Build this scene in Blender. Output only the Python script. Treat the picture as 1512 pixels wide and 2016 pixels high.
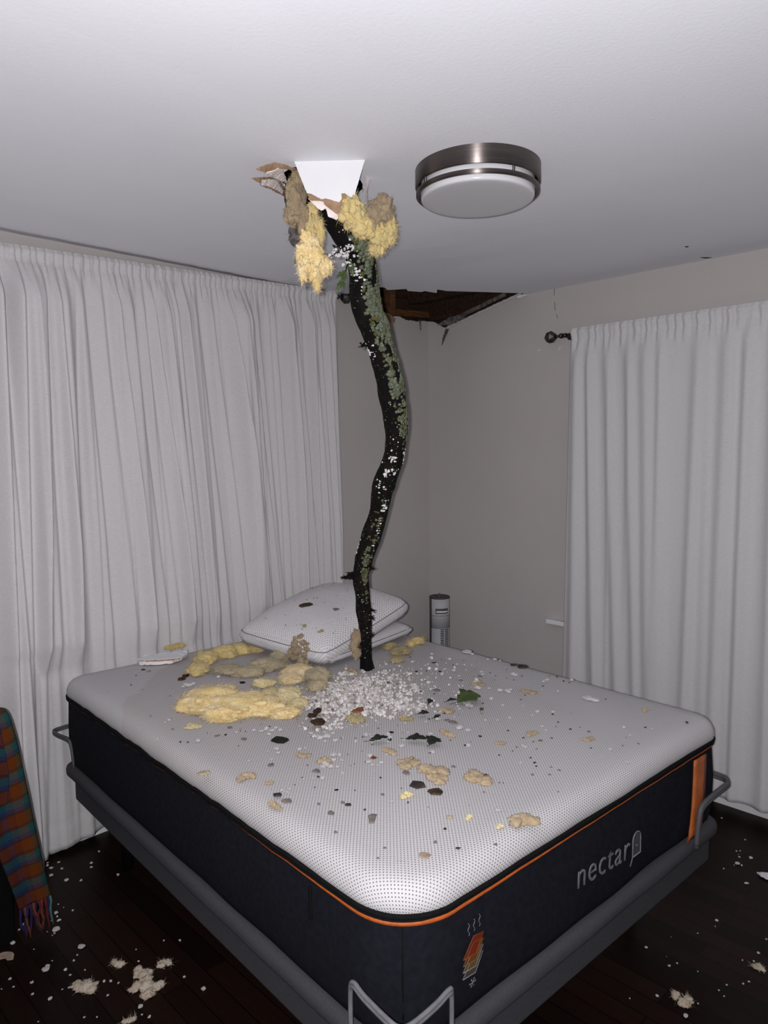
import bpy, bmesh, math, random
from mathutils import Vector, Matrix, noise
from mathutils.geometry import delaunay_2d_cdt

# ------------------------------------------------------------------ scene, camera, light
sc = bpy.context.scene
COL = sc.collection
for o in list(bpy.data.objects):
    bpy.data.objects.remove(o)

CAM = dict(loc=(-3.4493, -3.08795, 1.67859), right=(0.71223, -0.7019, -0.00839), up=(0.06492, 0.05397, 0.99643), fwd=(0.69894, 0.71023, -0.08401), f=1415.99)
BED = dict(x=-2.4679, y=-2.1324, rot=-0.04326)
ZC = 2.5452            # ceiling height
CR, CU, CF = Vector(CAM['right']), Vector(CAM['up']), Vector(CAM['fwd'])
CL = Vector(CAM['loc'])
cd = bpy.data.cameras.new('camera')
cam = bpy.data.objects.new('camera', cd); COL.objects.link(cam)
cd.sensor_fit = 'HORIZONTAL'; cd.sensor_width = 36.0
cd.lens = 36.0 * CAM['f'] / 1512.0
cd.clip_start = 0.02; cd.clip_end = 100
m3 = Matrix((CR, CU, -CF)).transposed()
cam.matrix_world = Matrix.Translation(CL) @ m3.to_4x4()
sc.camera = cam

ld = bpy.data.lights.new('phone_flash', 'SPOT')
ld.energy = 222.0; ld.color = (1.0, 0.975, 0.985)
ld.shadow_soft_size = 0.012
ld.spot_size = math.radians(160); ld.spot_blend = 0.9
flash = bpy.data.objects.new('phone_flash', ld); COL.objects.link(flash)
flash.matrix_world = Matrix.Translation(CL - CR*0.034 + CU*0.010 - CF*0.05) @ m3.to_4x4() @ Matrix.Rotation(math.radians(12), 4, 'X')

w = bpy.data.worlds.new('night'); sc.world = w; w.use_nodes = True
w.node_tree.nodes['Background'].inputs[0].default_value = (0.02, 0.024, 0.04, 1)
w.node_tree.nodes['Background'].inputs[1].default_value = 0.3
vs = sc.view_settings
vs.view_transform = 'Standard'; vs.look = 'None'; vs.gamma = 1.0; vs.use_curve_mapping = False
vs.exposure = 0.0

# ------------------------------------------------------------------ materials
def _lin(c):
    return tuple(x/12.92 if x <= .04045 else ((x+.055)/1.055)**2.4 for x in c)
def srgb(r, g, b): return _lin((r/255, g/255, b/255))

def mk(name, col, rough=.85, var=None, vscale=8.0, vlo=.35, vhi=.65, bump=0.0, bscale=60.0, stretch=(1, 1, 1),
       metal=0.0, spec=.3, sheen=0.0, sss=0.0, detail=6.0, aniso=0.0):
    m = bpy.data.materials.new(name); m.use_nodes = True
    nt = m.node_tree; N = nt.nodes; L = nt.links
    b = N['Principled BSDF']
    b.inputs['Base Color'].default_value = (*col, 1)
    b.inputs['Roughness'].default_value = rough
    b.inputs['Metallic'].default_value = metal
    b.inputs['Specular IOR Level'].default_value = spec
    if sheen: b.inputs['Sheen Weight'].default_value = sheen
    if aniso:
        b.inputs['Anisotropic'].default_value = aniso; b.inputs['Anisotropic Rotation'].default_value = .25
        tn = N.new('ShaderNodeTangent'); tn.direction_type = 'RADIAL'; tn.axis = 'Z'; L.new(tn.outputs[0], b.inputs['Tangent'])
    if sss:
        b.inputs['Subsurface Weight'].default_value = sss
        b.inputs['Subsurface Radius'].default_value = (.01, .008, .005)
    if var is not None or bump:
        tc = N.new('ShaderNodeTexCoord'); mp = N.new('ShaderNodeMapping')
        mp.inputs['Scale'].default_value = stretch
        L.new(tc.outputs['Object'], mp.inputs['Vector'])
    if var is not None:
        n = N.new('ShaderNodeTexNoise'); n.inputs['Scale'].default_value = vscale; n.inputs['Detail'].default_value = detail
        L.new(mp.outputs[0], n.inputs['Vector'])
        r = N.new('ShaderNodeMapRange'); r.inputs[1].default_value = vlo; r.inputs[2].default_value = vhi
        L.new(n.outputs[0], r.inputs[0])
        mx = N.new('ShaderNodeMix'); mx.data_type = 'RGBA'
        mx.inputs[6].default_value = (*col, 1); mx.inputs[7].default_value = (*var, 1)
        L.new(r.outputs[0], mx.inputs[0]); L.new(mx.outputs[2], b.inputs['Base Color'])
    if bump:
        n2 = N.new('ShaderNodeTexNoise'); n2.inputs['Scale'].default_value = bscale; n2.inputs['Detail'].default_value = 5
        L.new(mp.outputs[0], n2.inputs['Vector'])
        bp = N.new('ShaderNodeBump'); bp.inputs['Strength'].default_value = 1.0; bp.inputs['Distance'].default_value = bump
        L.new(n2.outputs[0], bp.inputs['Height']); L.new(bp.outputs[0], b.inputs['Normal'])
    return m

M = {}
M['ceiling'] = mk('ceiling_paint', (.80, .805, .86), .9, bump=.0004, bscale=90, var=(.77, .775, .83), vscale=1.5)
M['wall'] = mk('wall_paint', (.47, .44, .435), .85, bump=.0005, bscale=120, var=(.445, .415, .41), vscale=1.2)
M['wall_bounce'] = mk('rear_wall_bounce_white', (.82, .80, .80), .85, var=(.79, .77, .77), vscale=1.2)  # unseen rear walls, whitened beyond the room's paint to bounce more fill light
M['trim'] = mk('trim_paint', (.74, .74, .76), .5, var=(.70, .70, .72), vscale=4)
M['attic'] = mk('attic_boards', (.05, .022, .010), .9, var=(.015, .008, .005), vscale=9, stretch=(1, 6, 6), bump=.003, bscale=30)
M['lath'] = mk('old_lath_wood', (.16, .07, .025), .85, var=(.05, .022, .010), vscale=14, stretch=(1, 8, 8), bump=.002, bscale=50)
M['gypsum'] = mk('gypsum_core', (.78, .70, .68), .95, bump=.002, bscale=150, var=(.70, .62, .60), vscale=40)
M['paper'] = mk('kraft_paper', (.36, .235, .15), .9, bump=.001, bscale=100, var=(.24, .15, .09), vscale=30)
M['flapwhite'] = mk('painted_drywall', (.70, .705, .73), .8, bump=.0002, bscale=80, var=(.685, .69, .715), vscale=5)
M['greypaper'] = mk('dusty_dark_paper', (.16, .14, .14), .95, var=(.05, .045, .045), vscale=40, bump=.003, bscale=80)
M['linen'] = mk('linen_curtain', (.60, .59, .605), .9, var=(.53, .515, .525), vscale=14, stretch=(5, 5, 70), bump=.0009, bscale=14, sheen=.1, detail=3)
M['linen2'] = mk('linen_curtain_right', (.60, .595, .61), .9, var=(.535, .53, .54), vscale=14, stretch=(5, 5, 70), bump=.0009, bscale=14, sheen=.1, detail=3)
M['bronze'] = mk('dark_metal', (.10, .085, .085), .35, metal=.8, var=(.07, .06, .06), vscale=20)
M['nickel'] = mk('brushed_nickel', (.25, .22, .21), .46, metal=1.0, var=(.20, .175, .165), vscale=5, stretch=(1, 1, 40), aniso=1.0)
M['opal'] = mk('opal_glass', (.60, .60, .63), .2, var=(.58, .58, .61), vscale=3, spec=.5)
M['navy'] = mk('charcoal_navy_fabric', (.0075, .0082, .0125), .97, var=(.011, .0117, .0165), vscale=60, bump=.0006, bscale=700, spec=.08)
M['basefab'] = mk('base_upholstery', (.048, .048, .055), .95, var=(.056, .056, .064), vscale=150, bump=.0004, bscale=900, spec=.12)
M['black'] = mk('black_tape', (.004, .004, .0045), .9, var=(.006, .006, .0065), vscale=90, spec=.1)
M['orange'] = mk('orange_piping', (.40, .088, .014), .6, var=(.30, .062, .010), vscale=70, stretch=(1, 1, 1), bump=.0004, bscale=300)
M['orange2'] = mk('orange_tape_dark', (.06, .018, .006), .8, var=(.02, .008, .004), vscale=40)
M['strap'] = mk('orange_leather', (.42, .115, .03), .5, var=(.28, .07, .017), vscale=22, bump=.003, bscale=35, spec=.4)
M['silver'] = mk('grey_embroidery', (.17, .17, .19), .5, var=(.10, .10, .12), vscale=200, spec=.5)
M['badge'] = mk('badge_fill', (.06, .06, .072), .6, var=(.045, .045, .055), vscale=50)
M['steel'] = mk('grey_bar', (.17, .17, .185), .45, var=(.13, .13, .14), vscale=40, spec=.5)
M['greybar'] = mk('grey_coated_bar', (.075, .075, .085), .6, var=(.065, .065, .07), vscale=40)
M['fan'] = mk('fan_plastic', (.42, .42, .44), .5, var=(.40, .40, .42), vscale=8)
M['fandark'] = mk('fan_dark_plastic', (.07, .055, .06), .5, var=(.06, .05, .05), vscale=8)
M['fanblack'] = mk('fan_inside', (.008, .008, .009), .8, var=(.01, .01, .01), vscale=8)
M['bark'] = mk('dark_wet_bark', (.0035, .003, .0028), .85, var=(.014, .009, .006), vscale=30, vlo=.5, vhi=.8, bump=.006, bscale=60, stretch=(1, 1, .5), spec=.15)
M['lichen'] = mk('grey_green_lichen', (.17, .19, .14), .95, var=(.085, .10, .06), vscale=60, bump=.003, bscale=200)
M['moss'] = mk('olive_moss', (.07, .085, .022), .95, var=(.10, .075, .02), vscale=50, bump=.003, bscale=200)
M['plaster'] = mk('plaster_crumb', (.80, .78, .80), .95, var=(.68, .65, .65), vscale=90, bump=.002, bscale=200)
M['grit'] = mk('plaster_grit', (.70, .67, .67), .95, var=(.30, .26, .23), vscale=60, vlo=.40, vhi=.66, bump=.002, bscale=200)
M['stone'] = mk('grey_chip', (.20, .175, .165), .9, var=(.14, .12, .115), vscale=70, bump=.001, bscale=200)
M['tanchip'] = mk('tan_chip', (.33, .26, .20), .9, var=(.25, .19, .14), vscale=70, bump=.001, bscale=200)
M['dark'] = mk('dark_chip', (.018, .017, .024), .7, var=(.05, .035, .02), vscale=60)
M['blackchip'] = mk('black_chip', (.006, .006, .006), .9, var=(.012, .010, .008), vscale=60)
M['brown'] = mk('brown_chip', (.055, .032, .014), .75, var=(.02, .013, .008), vscale=60)
M['rust'] = mk('rust_chip', (.17, .06, .028), .85, var=(.10, .035, .017), vscale=60)
M['orangechip'] = mk('orange_wood_chip', (.26, .10, .045), .85, var=(.14, .05, .025), vscale=60, stretch=(1, 6, 1))
M['barkchip'] = mk('brown_bark_chip', (.055, .024, .010), .9, var=(.02, .010, .006), vscale=70, bump=.003, bscale=120)
M['green'] = mk('green_leaf', (.055, .085, .020), .5, var=(.035, .060, .014), vscale=50, spec=.5, bump=.001, bscale=120)
M['darkleaf'] = mk('dark_leaf', (.012, .018, .010), .5, var=(.006, .009, .005), vscale=50, spec=.5)
INS = {'yellow': ((.66, .49, .20), (.74, .61, .36)), 'tan': ((.42, .325, .21), (.33, .25, .155)), 'olive': ((.40, .33, .16), (.30, .24, .13)),
       'grey': ((.30, .25, .17), (.40, .34, .22)), 'peach': ((.55, .42, .23), (.62, .51, .32)), 'pale': ((.62, .54, .32), (.55, .45, .24)),
       'brown': ((.25, .185, .125), (.32, .25, .15)), 'floor': ((.36, .29, .21), (.48, .42, .34)), 'gold': ((.62, .48, .20), (.50, .40, .19))}
for k, (a, b_) in INS.items():
    M['ins_'+k] = mk('fibreglass_'+k, a, .95, var=b_, vscale=22, bump=.004, bscale=90, sheen=.15)

def mat_mattress():
    m = bpy.data.materials.new('perforated_knit'); m.use_nodes = True
    nt = m.node_tree; N = nt.nodes; L = nt.links; b = N['Principled BSDF']
    b.inputs['Roughness'].default_value = .9; b.inputs['Specular IOR Level'].default_value = .2
    uv = N.new('ShaderNodeUVMap'); uv.uv_map = 'UVMap'
    sp = N.new('ShaderNodeSeparateXYZ'); L.new(uv.outputs[0], sp.inputs[0])
    def mth(op, a, c=None, d=None):
        n = N.new('ShaderNodeMath'); n.operation = op
        for i, x in enumerate((a, c, d)):
            if x is None: continue
            if isinstance(x, (int, float)): n.inputs[i].default_value = x
            else: L.new(x, n.inputs[i])
        return n.outputs[0]
    X, Y = sp.outputs[0], sp.outputs[1]
    y = mth('DIVIDE', Y, .0058); x = mth('DIVIDE', X, .0105)
    st = mth('MULTIPLY', mth('MODULO', mth('FLOOR', y), 2.0), .5)
    fx = mth('SUBTRACT', mth('FRACT', mth('ADD', mth('ADD', x, st), 40.0)), .5)
    fy = mth('SUBTRACT', mth('FRACT', mth('ADD', y, 40.0)), .5)
    ex = mth('MULTIPLY', fx, 10.5); ey = mth('MULTIPLY', fy, 5.8)     # millimetres
    d = mth('SQRT', mth('ADD', mth('MULTIPLY', ex, ex), mth('MULTIPLY', ey, ey)))
    dot = N.new('ShaderNodeMapRange'); dot.inputs[1].default_value = 1.95; dot.inputs[2].default_value = 1.05
    L.new(d, dot.inputs[0])
    # damp stain in the middle of the cover
    nz = N.new('ShaderNodeTexNoise'); nz.inputs['Scale'].default_value = 5; nz.inputs['Detail'].default_value = 4
    L.new(uv.outputs[0], nz.inputs['Vector'])
    wob = mth('MULTIPLY', mth('SUBTRACT', nz.outputs[0], .5), .22)
    a1 = mth('ADD', mth('SUBTRACT', mth('ADD', mth('MULTIPLY', X, 1.15), 1.44), Y), wob)
    a2 = mth('ADD', mth('SUBTRACT', mth('ADD', mth('MULTIPLY', Y, .25), 1.10), X), wob)
    def step(v, lo, hi):
        r = N.new('ShaderNodeMapRange'); r.inputs[1].default_value = lo; r.inputs[2].default_value = hi; L.new(v, r.inputs[0]); return r.outputs[0]
    damp = mth('MULTIPLY', mth('MULTIPLY', step(a1, 0, .012), step(a2, 0, .06)), step(mth('ADD', Y, mth('MULTIPLY', wob, 1.5)), .1, .85))
    n2 = N.new('ShaderNodeTexNoise'); n2.inputs['Scale'].default_value = 3.5; L.new(uv.outputs[0], n2.inputs['Vector'])
    mx0 = N.new('ShaderNodeMix'); mx0.data_type = 'RGBA'
    mx0.inputs[6].default_value = (.50, .49, .505, 1); mx0.inputs[7].default_value = (.465, .44, .445, 1)
    L.new(damp, mx0.inputs[0])
    mx = N.new('ShaderNodeMix'); mx.data_type = 'RGBA'
    L.new(mth('MULTIPLY', dot.outputs[0], .88), mx.inputs[0]); L.new(mx0.outputs[2], mx.inputs[6]); mx.inputs[7].default_value = (.05, .048, .055, 1)
    L.new(mx.outputs[2], b.inputs['Base Color'])
    rib = mth('SINE', mth('MULTIPLY', X, 2*math.pi/.00525))
    hgt = mth('SUBTRACT', mth('MULTIPLY', rib, .25), dot.outputs[0])
    bp = N.new('ShaderNodeBump'); bp.inputs['Strength'].default_value = .6; bp.inputs['Distance'].default_value = .0008
    L.new(hgt, bp.inputs['Height']); L.new(bp.outputs[0], b.inputs['Normal'])
    return m
M['cover'] = mat_mattress()

def mat_pillow(name, col, knit=True):
    m = mk(name, col, .85, var=tuple(c*.94 for c in col), vscale=5, sheen=.1)
    if knit:
        nt = m.node_tree; N = nt.nodes; L = nt.links
        uv = N.new('ShaderNodeUVMap'); uv.uv_map = 'UVMap'
        outs = []
        for sx, sy in ((1, 1), (1, -1)):
            wv = N.new('ShaderNodeTexWave'); wv.inputs['Scale'].default_value = 24; wv.inputs['Distortion'].default_value = .3
            mp = N.new('ShaderNodeMapping'); mp.inputs['Scale'].default_value = (1, sy*1.6, 1); mp.inputs['Rotation'].default_value = (0, 0, math.radians(45*sx*sy*.0+45))
            L.new(uv.outputs[0], mp.inputs[0]); L.new(mp.outputs[0], wv.inputs[0]); outs.append(wv.outputs['Fac'])
        mn = N.new('ShaderNodeMath'); mn.operation = 'MULTIPLY'; L.new(outs[0], mn.inputs[0]); L.new(outs[1], mn.inputs[1])
        bp = N.new('ShaderNodeBump'); bp.inputs['Strength'].default_value = .9; bp.inputs['Distance'].default_value = .0035
        L.new(mn.outputs[0], bp.inputs['Height']); L.new(bp.outputs[0], N['Principled BSDF'].inputs['Normal'])
    return m
M['pillow'] = mat_pillow('quilted_knit', (.66, .64, .66))
M['pillow2'] = mat_pillow('smooth_pillow_cotton', (.52, .51, .53), False)
M['piping'] = mk('grey_piping', (.17, .17, .19), .7, var=(.13, .13, .145), vscale=50)

def mat_floor():
    m = bpy.data.materials.new('dark_oak_boards'); m.use_nodes = True
    nt = m.node_tree; N = nt.nodes; L = nt.links; b = N['Principled BSDF']
    tc = N.new('ShaderNodeTexCoord'); mp = N.new('ShaderNodeMapping'); mp.inputs['Rotation'].default_value = (0, 0, math.radians(90))
    L.new(tc.outputs['Object'], mp.inputs[0])
    br = N.new('ShaderNodeTexBrick'); br.inputs['Scale'].default_value = 1.0; br.inputs['Brick Width'].default_value = 1.1; br.inputs['Row Height'].default_value = .075
    br.inputs['Mortar Size'].default_value = .0016; br.inputs['Color1'].default_value = (.021, .010, .007, 1); br.inputs['Color2'].default_value = (.010, .005, .004, 1)
    br.inputs['Mortar'].default_value = (.002, .0015, .0015, 1); L.new(mp.outputs[0], br.inputs['Vector'])
    gr = N.new('ShaderNodeTexNoise'); gr.inputs['Scale'].default_value = 9; gr.inputs['Detail'].default_value = 7
    mp2 = N.new('ShaderNodeMapping'); mp2.inputs['Scale'].default_value = (12, .8, 1); L.new(tc.outputs['Object'], mp2.inputs[0]); L.new(mp2.outputs[0], gr.inputs['Vector'])
    mx = N.new('ShaderNodeMix'); mx.data_type = 'RGBA'; mx.blend_type = 'MULTIPLY'; mx.inputs[0].default_value = .6
    L.new(br.outputs[0], mx.inputs[6]); L.new(gr.outputs[1], mx.inputs[7]); L.new(mx.outputs[2], b.inputs['Base Color'])
    b.inputs['Roughness'].default_value = .4; b.inputs['Specular IOR Level'].default_value = .10
    return m
M['floor'] = mat_floor()

def mat_scarf():
    m = bpy.data.materials.new('plaid_wool'); m.use_nodes = True
    nt = m.node_tree; N = nt.nodes; L = nt.links; b = N['Principled BSDF']
    b.inputs['Roughness'].default_value = .95; b.inputs['Specular IOR Level'].default_value = .1
    uv = N.new('ShaderNodeUVMap'); uv.uv_map = 'UVMap'; sp = N.new('ShaderNodeSeparateXYZ'); L.new(uv.outputs[0], sp.inputs[0])
    def ramp(src, scale, cols):
        mm = N.new('ShaderNodeMath'); mm.operation = 'MULTIPLY'; mm.inputs[1].default_value = scale; L.new(src, mm.inputs[0])
        fr = N.new('ShaderNodeMath'); fr.operation = 'FRACT'; L.new(mm.outputs[0], fr.inputs[0])
        cr = N.new('ShaderNodeValToRGB'); cr.color_ramp.interpolation = 'CONSTANT'
        el = cr.color_ramp.elements
        while len(el) > 1: el.remove(el[-1])
        for i, (p_, c_) in enumerate(cols):
            e = el[0] if i == 0 else el.new(p_)
            e.position = p_; e.color = (*c_, 1)
        L.new(fr.outputs[0], cr.inputs[0]); return cr.outputs[0]
    warp = ramp(sp.outputs[0], 1.0, [(0, (.05, .012, .03)), (.25, (.035, .03, .10)), (.42, (.12, .025, .02)), (.60, (.20, .05, .008)), (.84, (.045, .10, .06))])
    weft = ramp(sp.outputs[1], 10.0, [(0, (.17, .042, .008)), (.40, (.07, .03, .018)), (.52, (.012, .11, .12)), (.78, (.010, .055, .15)), (.92, (.05, .03, .018))])
    mx = N.new('ShaderNodeMix'); mx.data_type = 'RGBA'; mx.inputs[0].default_value = .62; L.new(warp, mx.inputs[6]); L.new(weft, mx.inputs[7])
    nz = N.new('ShaderNodeTexNoise'); nz.inputs['Scale'].default_value = 60; mp = N.new('ShaderNodeMapping'); mp.inputs['Scale'].default_value = (1, 8, 1)
    L.new(uv.outputs[0], mp.inputs[0]); L.new(mp.outputs[0], nz.inputs['Vector'])
    m2 = N.new('ShaderNodeMix'); m2.data_type = 'RGBA'; m2.blend_type = 'MULTIPLY'; m2.inputs[0].default_value = .9
    L.new(mx.outputs[2], m2.inputs[6]); L.new(nz.outputs[0], m2.inputs[7]); L.new(m2.outputs[2], b.inputs['Base Color'])
    bp = N.new('ShaderNodeBump'); bp.inputs['Distance'].default_value = .002; L.new(nz.outputs[0], bp.inputs['Height']); L.new(bp.outputs[0], b.inputs['Normal'])
    return m
M['scarf'] = mat_scarf()
M['furn'] = mk('black_furniture', (.0022, .002, .0022), .7, var=(.0034, .003, .003), vscale=10, spec=.1)
FR = [mk('fringe_'+n, c, .95, var=tuple(x*.6 for x in c), vscale=60) for n, c in
      (('indigo', (.018, .012, .07)), ('rust', (.13, .035, .012)), ('red', (.085, .008, .016)), ('mint', (.06, .16, .12)), ('purple', (.03, .009, .03)))]

# ------------------------------------------------------------------ helpers
def tag(o, label=None, cat=None, group=None, kind=None):
    if label: o['label'] = label
    if cat: o['category'] = cat
    if group: o['group'] = group
    if kind: o['kind'] = kind
    return o
def empty(name, loc=(0, 0, 0), rotz=0.0):
    o = bpy.data.objects.new(name, None); COL.objects.link(o)
    o.location = loc; o.rotation_euler = (0, 0, rotz); o.empty_display_size = .05
    return o
def link(name, me, mat, parent=None, smooth=True):
    o = bpy.data.objects.new(name, me); COL.objects.link(o)
    if mat is not None and len(me.materials) == 0: me.materials.append(mat)
    if smooth:
        me.polygons.foreach_set('use_smooth', [True]*len(me.polygons))
    if parent is not None: o.parent = parent
    return o
def mesh(name, verts, faces, mat, parent=None, smooth=True, uvs=None):
    me = bpy.data.meshes.new(name)
    me.from_pydata([tuple(v) for v in verts], [], faces); me.validate(); me.update()
    if uvs is not None:
        l = me.uv_layers.new(name='UVMap')
        for lp in me.loops: l.data[lp.index].uv = uvs[lp.vertex_index]
    return link(name, me, mat, parent, smooth)
def bmobj(name, bm, mat, parent=None, smooth=True):
    bmesh.ops.recalc_face_normals(bm, faces=bm.faces[:])
    me = bpy.data.meshes.new(name); bm.to_mesh(me); bm.free()
    return link(name, me, mat, parent, smooth)
def add_box(bm, lo, hi, bevel=0.0, seg=2, mtx=None):
    c = [(a+b)/2 for a, b in zip(lo, hi)]; s = [b-a for a, b in zip(lo, hi)]
    r = bmesh.ops.create_cube(bm, size=1.0, matrix=Matrix.Translation(c) @ Matrix.Diagonal((*s, 1)))
    vs_ = r['verts']
    if bevel:
        es = list({e for v in vs_ for e in v.link_edges})
        out = bmesh.ops.bevel(bm, geom=es, offset=bevel, segments=seg, affect='EDGES', profile=.5)
        vs_ = [v for v in set(out['verts']) | {v for v in vs_ if v.is_valid}]
    if mtx is not None: bmesh.ops.transform(bm, matrix=mtx, verts=[v for v in vs_ if v.is_valid])
def box(name, lo, hi, mat, parent=None, bevel=.003, seg=2, smooth=False):
    bm = bmesh.new(); add_box(bm, lo, hi, bevel, seg); return bmobj(name, bm, mat, parent, smooth)
def add_tube(bm, pts, rad, n=10, caps=True):
    pts = [Vector(p) for p in pts]
    if not isinstance(rad, (list, tuple)): rad = [rad]*len(pts)
    rings = []; prev = None
    for i, p in enumerate(pts):
        t = (pts[min(i+1, len(pts)-1)]-pts[max(i-1, 0)]).normalized()
        if prev is None:
            a = Vector((0, 0, 1)) if abs(t.z) < .9 else Vector((1, 0, 0))
            u = t.cross(a).normalized()
        else:
            u = (prev - t*prev.dot(t)).normalized()
        prev = u; v = t.cross(u)
        rings.append([bm.verts.new(p + (u*math.cos(2*math.pi*k/n)+v*math.sin(2*math.pi*k/n))*rad[i]) for k in range(n)])
    for i in range(len(rings)-1):
        for k in range(n):
            bm.faces.new((rings[i][k], rings[i][(k+1) % n], rings[i+1][(k+1) % n], rings[i+1][k]))
    if caps:
        bm.faces.new(rings[0][::-1]); bm.faces.new(rings[-1])
def tube(name, pts, rad, mat, parent=None, n=10):
    bm = bmesh.new(); add_tube(bm, pts, rad, n); return bmobj(name, bm, mat, parent)
def add_lathe(bm, prof, n=48, z0=0.0, closed=False):
    rings = []
    for r, z in prof:
        rings.append([bm.verts.new((r*math.cos(2*math.pi*k/n), r*math.sin(2*math.pi*k/n), z+z0)) for k in range(n)])
    for i in range(len(rings)-1):
        for k in range(n):
            bm.faces.new((rings[i][k], rings[i][(k+1) % n], rings[i+1][(k+1) % n], rings[i+1][k]))
    if not closed:
        bm.faces.new(rings[0]); bm.faces.new(rings[-1])
    else:
        for k in range(n):
            bm.faces.new((rings[-1][k], rings[-1][(k+1) % n], rings[0][(k+1) % n], rings[0][k]))
def lathe(name, prof, mat, parent=None, n=48, closed=False, loc=None):
    bm = bmesh.new(); add_lathe(bm, prof, n, 0, closed); o = bmobj(name, bm, mat, parent)
    if loc: o.location = loc
    return o
def slab(name, pts, offset, mat, parent=None, jag=0.0, seed=1, mat_edge=None):
    """Planar outline given as 3-D points, thickened by the vector offset; jag roughens the outline."""
    rnd = random.Random(seed); P = [Vector(p) for p in pts]
    if jag:
        Q = []
        for i, a in enumerate(P):
            b = P[(i+1) % len(P)]; L_ = (b-a).length; n = max(1, int(L_/(jag*2.2)))
            for k in range(n):
                q = a.lerp(b, k/n)
                if k: q = q + Vector((rnd.uniform(-1, 1), rnd.uniform(-1, 1), rnd.uniform(-1, 1)))*jag*.45
                Q.append(q)
        P = Q
    bm = bmesh.new()
    vs_ = [bm.verts.new(p) for p in P]
    es = [bm.edges.new((vs_[i], vs_[(i+1) % len(vs_)])) for i in range(len(vs_))]
    r = bmesh.ops.triangle_fill(bm, edges=es, use_beauty=True)
    fs = [f for f in bm.faces]
    e = bmesh.ops.extrude_face_region(bm, geom=fs)
    bmesh.ops.translate(bm, vec=Vector(offset), verts=[g for g in e['geom'] if isinstance(g, bmesh.types.BMVert)])
    return bmobj(name, bm, mat, parent, False)
def fbm(p, s, o=4): return noise.fractal(Vector(p)*s, 1.0, 2.0, o)
def bl(u, v, z=0.0):
    """bed-local to world"""
    c, s = math.cos(BED['rot']), math.sin(BED['rot'])
    return Vector((BED['x']+c*u-s*v, BED['y']+s*u+c*v, z))

def fluffy(name, blobs, mat, fibres=400, flen=.02, seed=1, origin=None, stretch=1.0, flat=None, rough=.35, sub=4, droop=0.0, fw=.0006, sat=0, sats=(.18, .42), far=(.75, 1.12)):
    """Lumps of glass wool: displaced ellipsoids, loose wisps and fine fibres in one mesh. blobs = [(centre, (rx,ry,rz))]."""
    rnd = random.Random(seed); org = Vector(origin) if origin else Vector(blobs[0][0])
    V, F = [], []
    base = bmesh.new(); bmesh.ops.create_icosphere(base, subdivisions=sub, radius=1.0)
    base.verts.ensure_lookup_table()
    bv = [v.co.copy() for v in base.verts]; bf = [[v.index for v in f.verts] for f in base.faces]; base.free()
    b2m = bmesh.new(); bmesh.ops.create_icosphere(b2m, subdivisions=max(2, sub-2), radius=1.0); b2m.verts.ensure_lookup_table()
    sv = [v.co.copy() for v in b2m.verts]; sf_ = [[v.index for v in f.verts] for f in b2m.faces]; b2m.free()
    big_, small_ = (bv, bf), (sv, sf_)
    todo = [(c, r, big_) for c, r in blobs]
    for c, r in blobs:                                   # ragged little lumps torn loose round the rim
        for _ in range(sat):
            d = Vector((rnd.gauss(0, 1), rnd.gauss(0, 1), rnd.gauss(0, .9) if flat is None else abs(rnd.gauss(0, .5)))).normalized()
            k = rnd.uniform(*sats); e = rnd.uniform(*far)
            s_ = [r[0]*k*rnd.uniform(.5, 1.5), r[1]*k*rnd.uniform(.5, 1.5), r[2]*k*rnd.uniform(.5, 1.7 if flat is None else 1.0)]
            todo.append((Vector(c)+Vector((d.x*r[0], d.y*r[1], d.z*r[2]))*e, s_, small_))
    surf = []
    for c, r, (bv, bf) in todo:
        c = Vector(c); off = len(V); rm = (r[0]*r[1]*r[2])**(1/3)
        sd = Vector((rnd.uniform(0, 50),)*3)
        for d in bv:
            q = Vector((d.x*r[0], d.y*r[1], d.z*r[2]))
            q0 = q; q = Vector((q.x*stretch, q.y, q.z))
            n = noise.fractal(q/rm*.9+sd, 1.0, 2.1, 5)
            n2 = noise.fractal(q/rm*4.0+sd, 1.0, 2.1, 3)
            n3 = 1-abs(noise.noise(q/rm*2.2+sd*1.7))*2
            k = 1+rough*n+rough*.40*n2+rough*.35*n3
            p = c+q0*k
            if droop: p.z -= droop*max(0, -d.z)*(.5+.5*n)
            if flat is not None and p.z < flat: p.z = flat+(p.z-flat)*.02
            V.append(p-org); surf.append((p-org, Vector((d.x/r[0], d.y/r[1], d.z/r[2])).normalized(), rm))
        F += [[i+off for i in f] for f in bf]
    for _ in range(fibres):
        p, n, rm = surf[rnd.randrange(len(surf))]
        if flat is not None and p.z+org.z < flat+.0015 and rnd.random() < .8: continue
        t = Vector((rnd.gauss(0, 1), rnd.gauss(0, 1), rnd.gauss(0, .8)-droop*45))
        t = (t.normalized()+n*rnd.uniform(.05, .6)).normalized()
        if flat is not None and rnd.random() < .55: t = Vector((n.x+rnd.gauss(0, .5), n.y+rnd.gauss(0, .5), rnd.gauss(0, .25))).normalized()
        Lf = flen*rnd.uniform(.35, 1.3); s = t.cross(Vector((rnd.random(), rnd.random(), rnd.random()))).normalized()*fw*rnd.uniform(.6, 1.8)
        b2 = Vector((rnd.gauss(0, 1), rnd.gauss(0, 1), rnd.gauss(0, 1)-droop*20))*Lf*.38
        a = p-n*.002; m_ = p+t*Lf*.55+b2*.4; e = p+t*Lf+b2
        if flat is not None:
            m_.z = max(m_.z, flat-org.z+.0008); e.z = max(e.z, flat-org.z+.0008)
        o0 = len(V); V += [a-s, a+s, m_+s*.8, m_-s*.8, e]
        F += [[o0, o0+1, o0+2, o0+3], [o0+3, o0+2, o0+4]]
    o = mesh(name, V, F, mat); o.location = org
    return o

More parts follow.
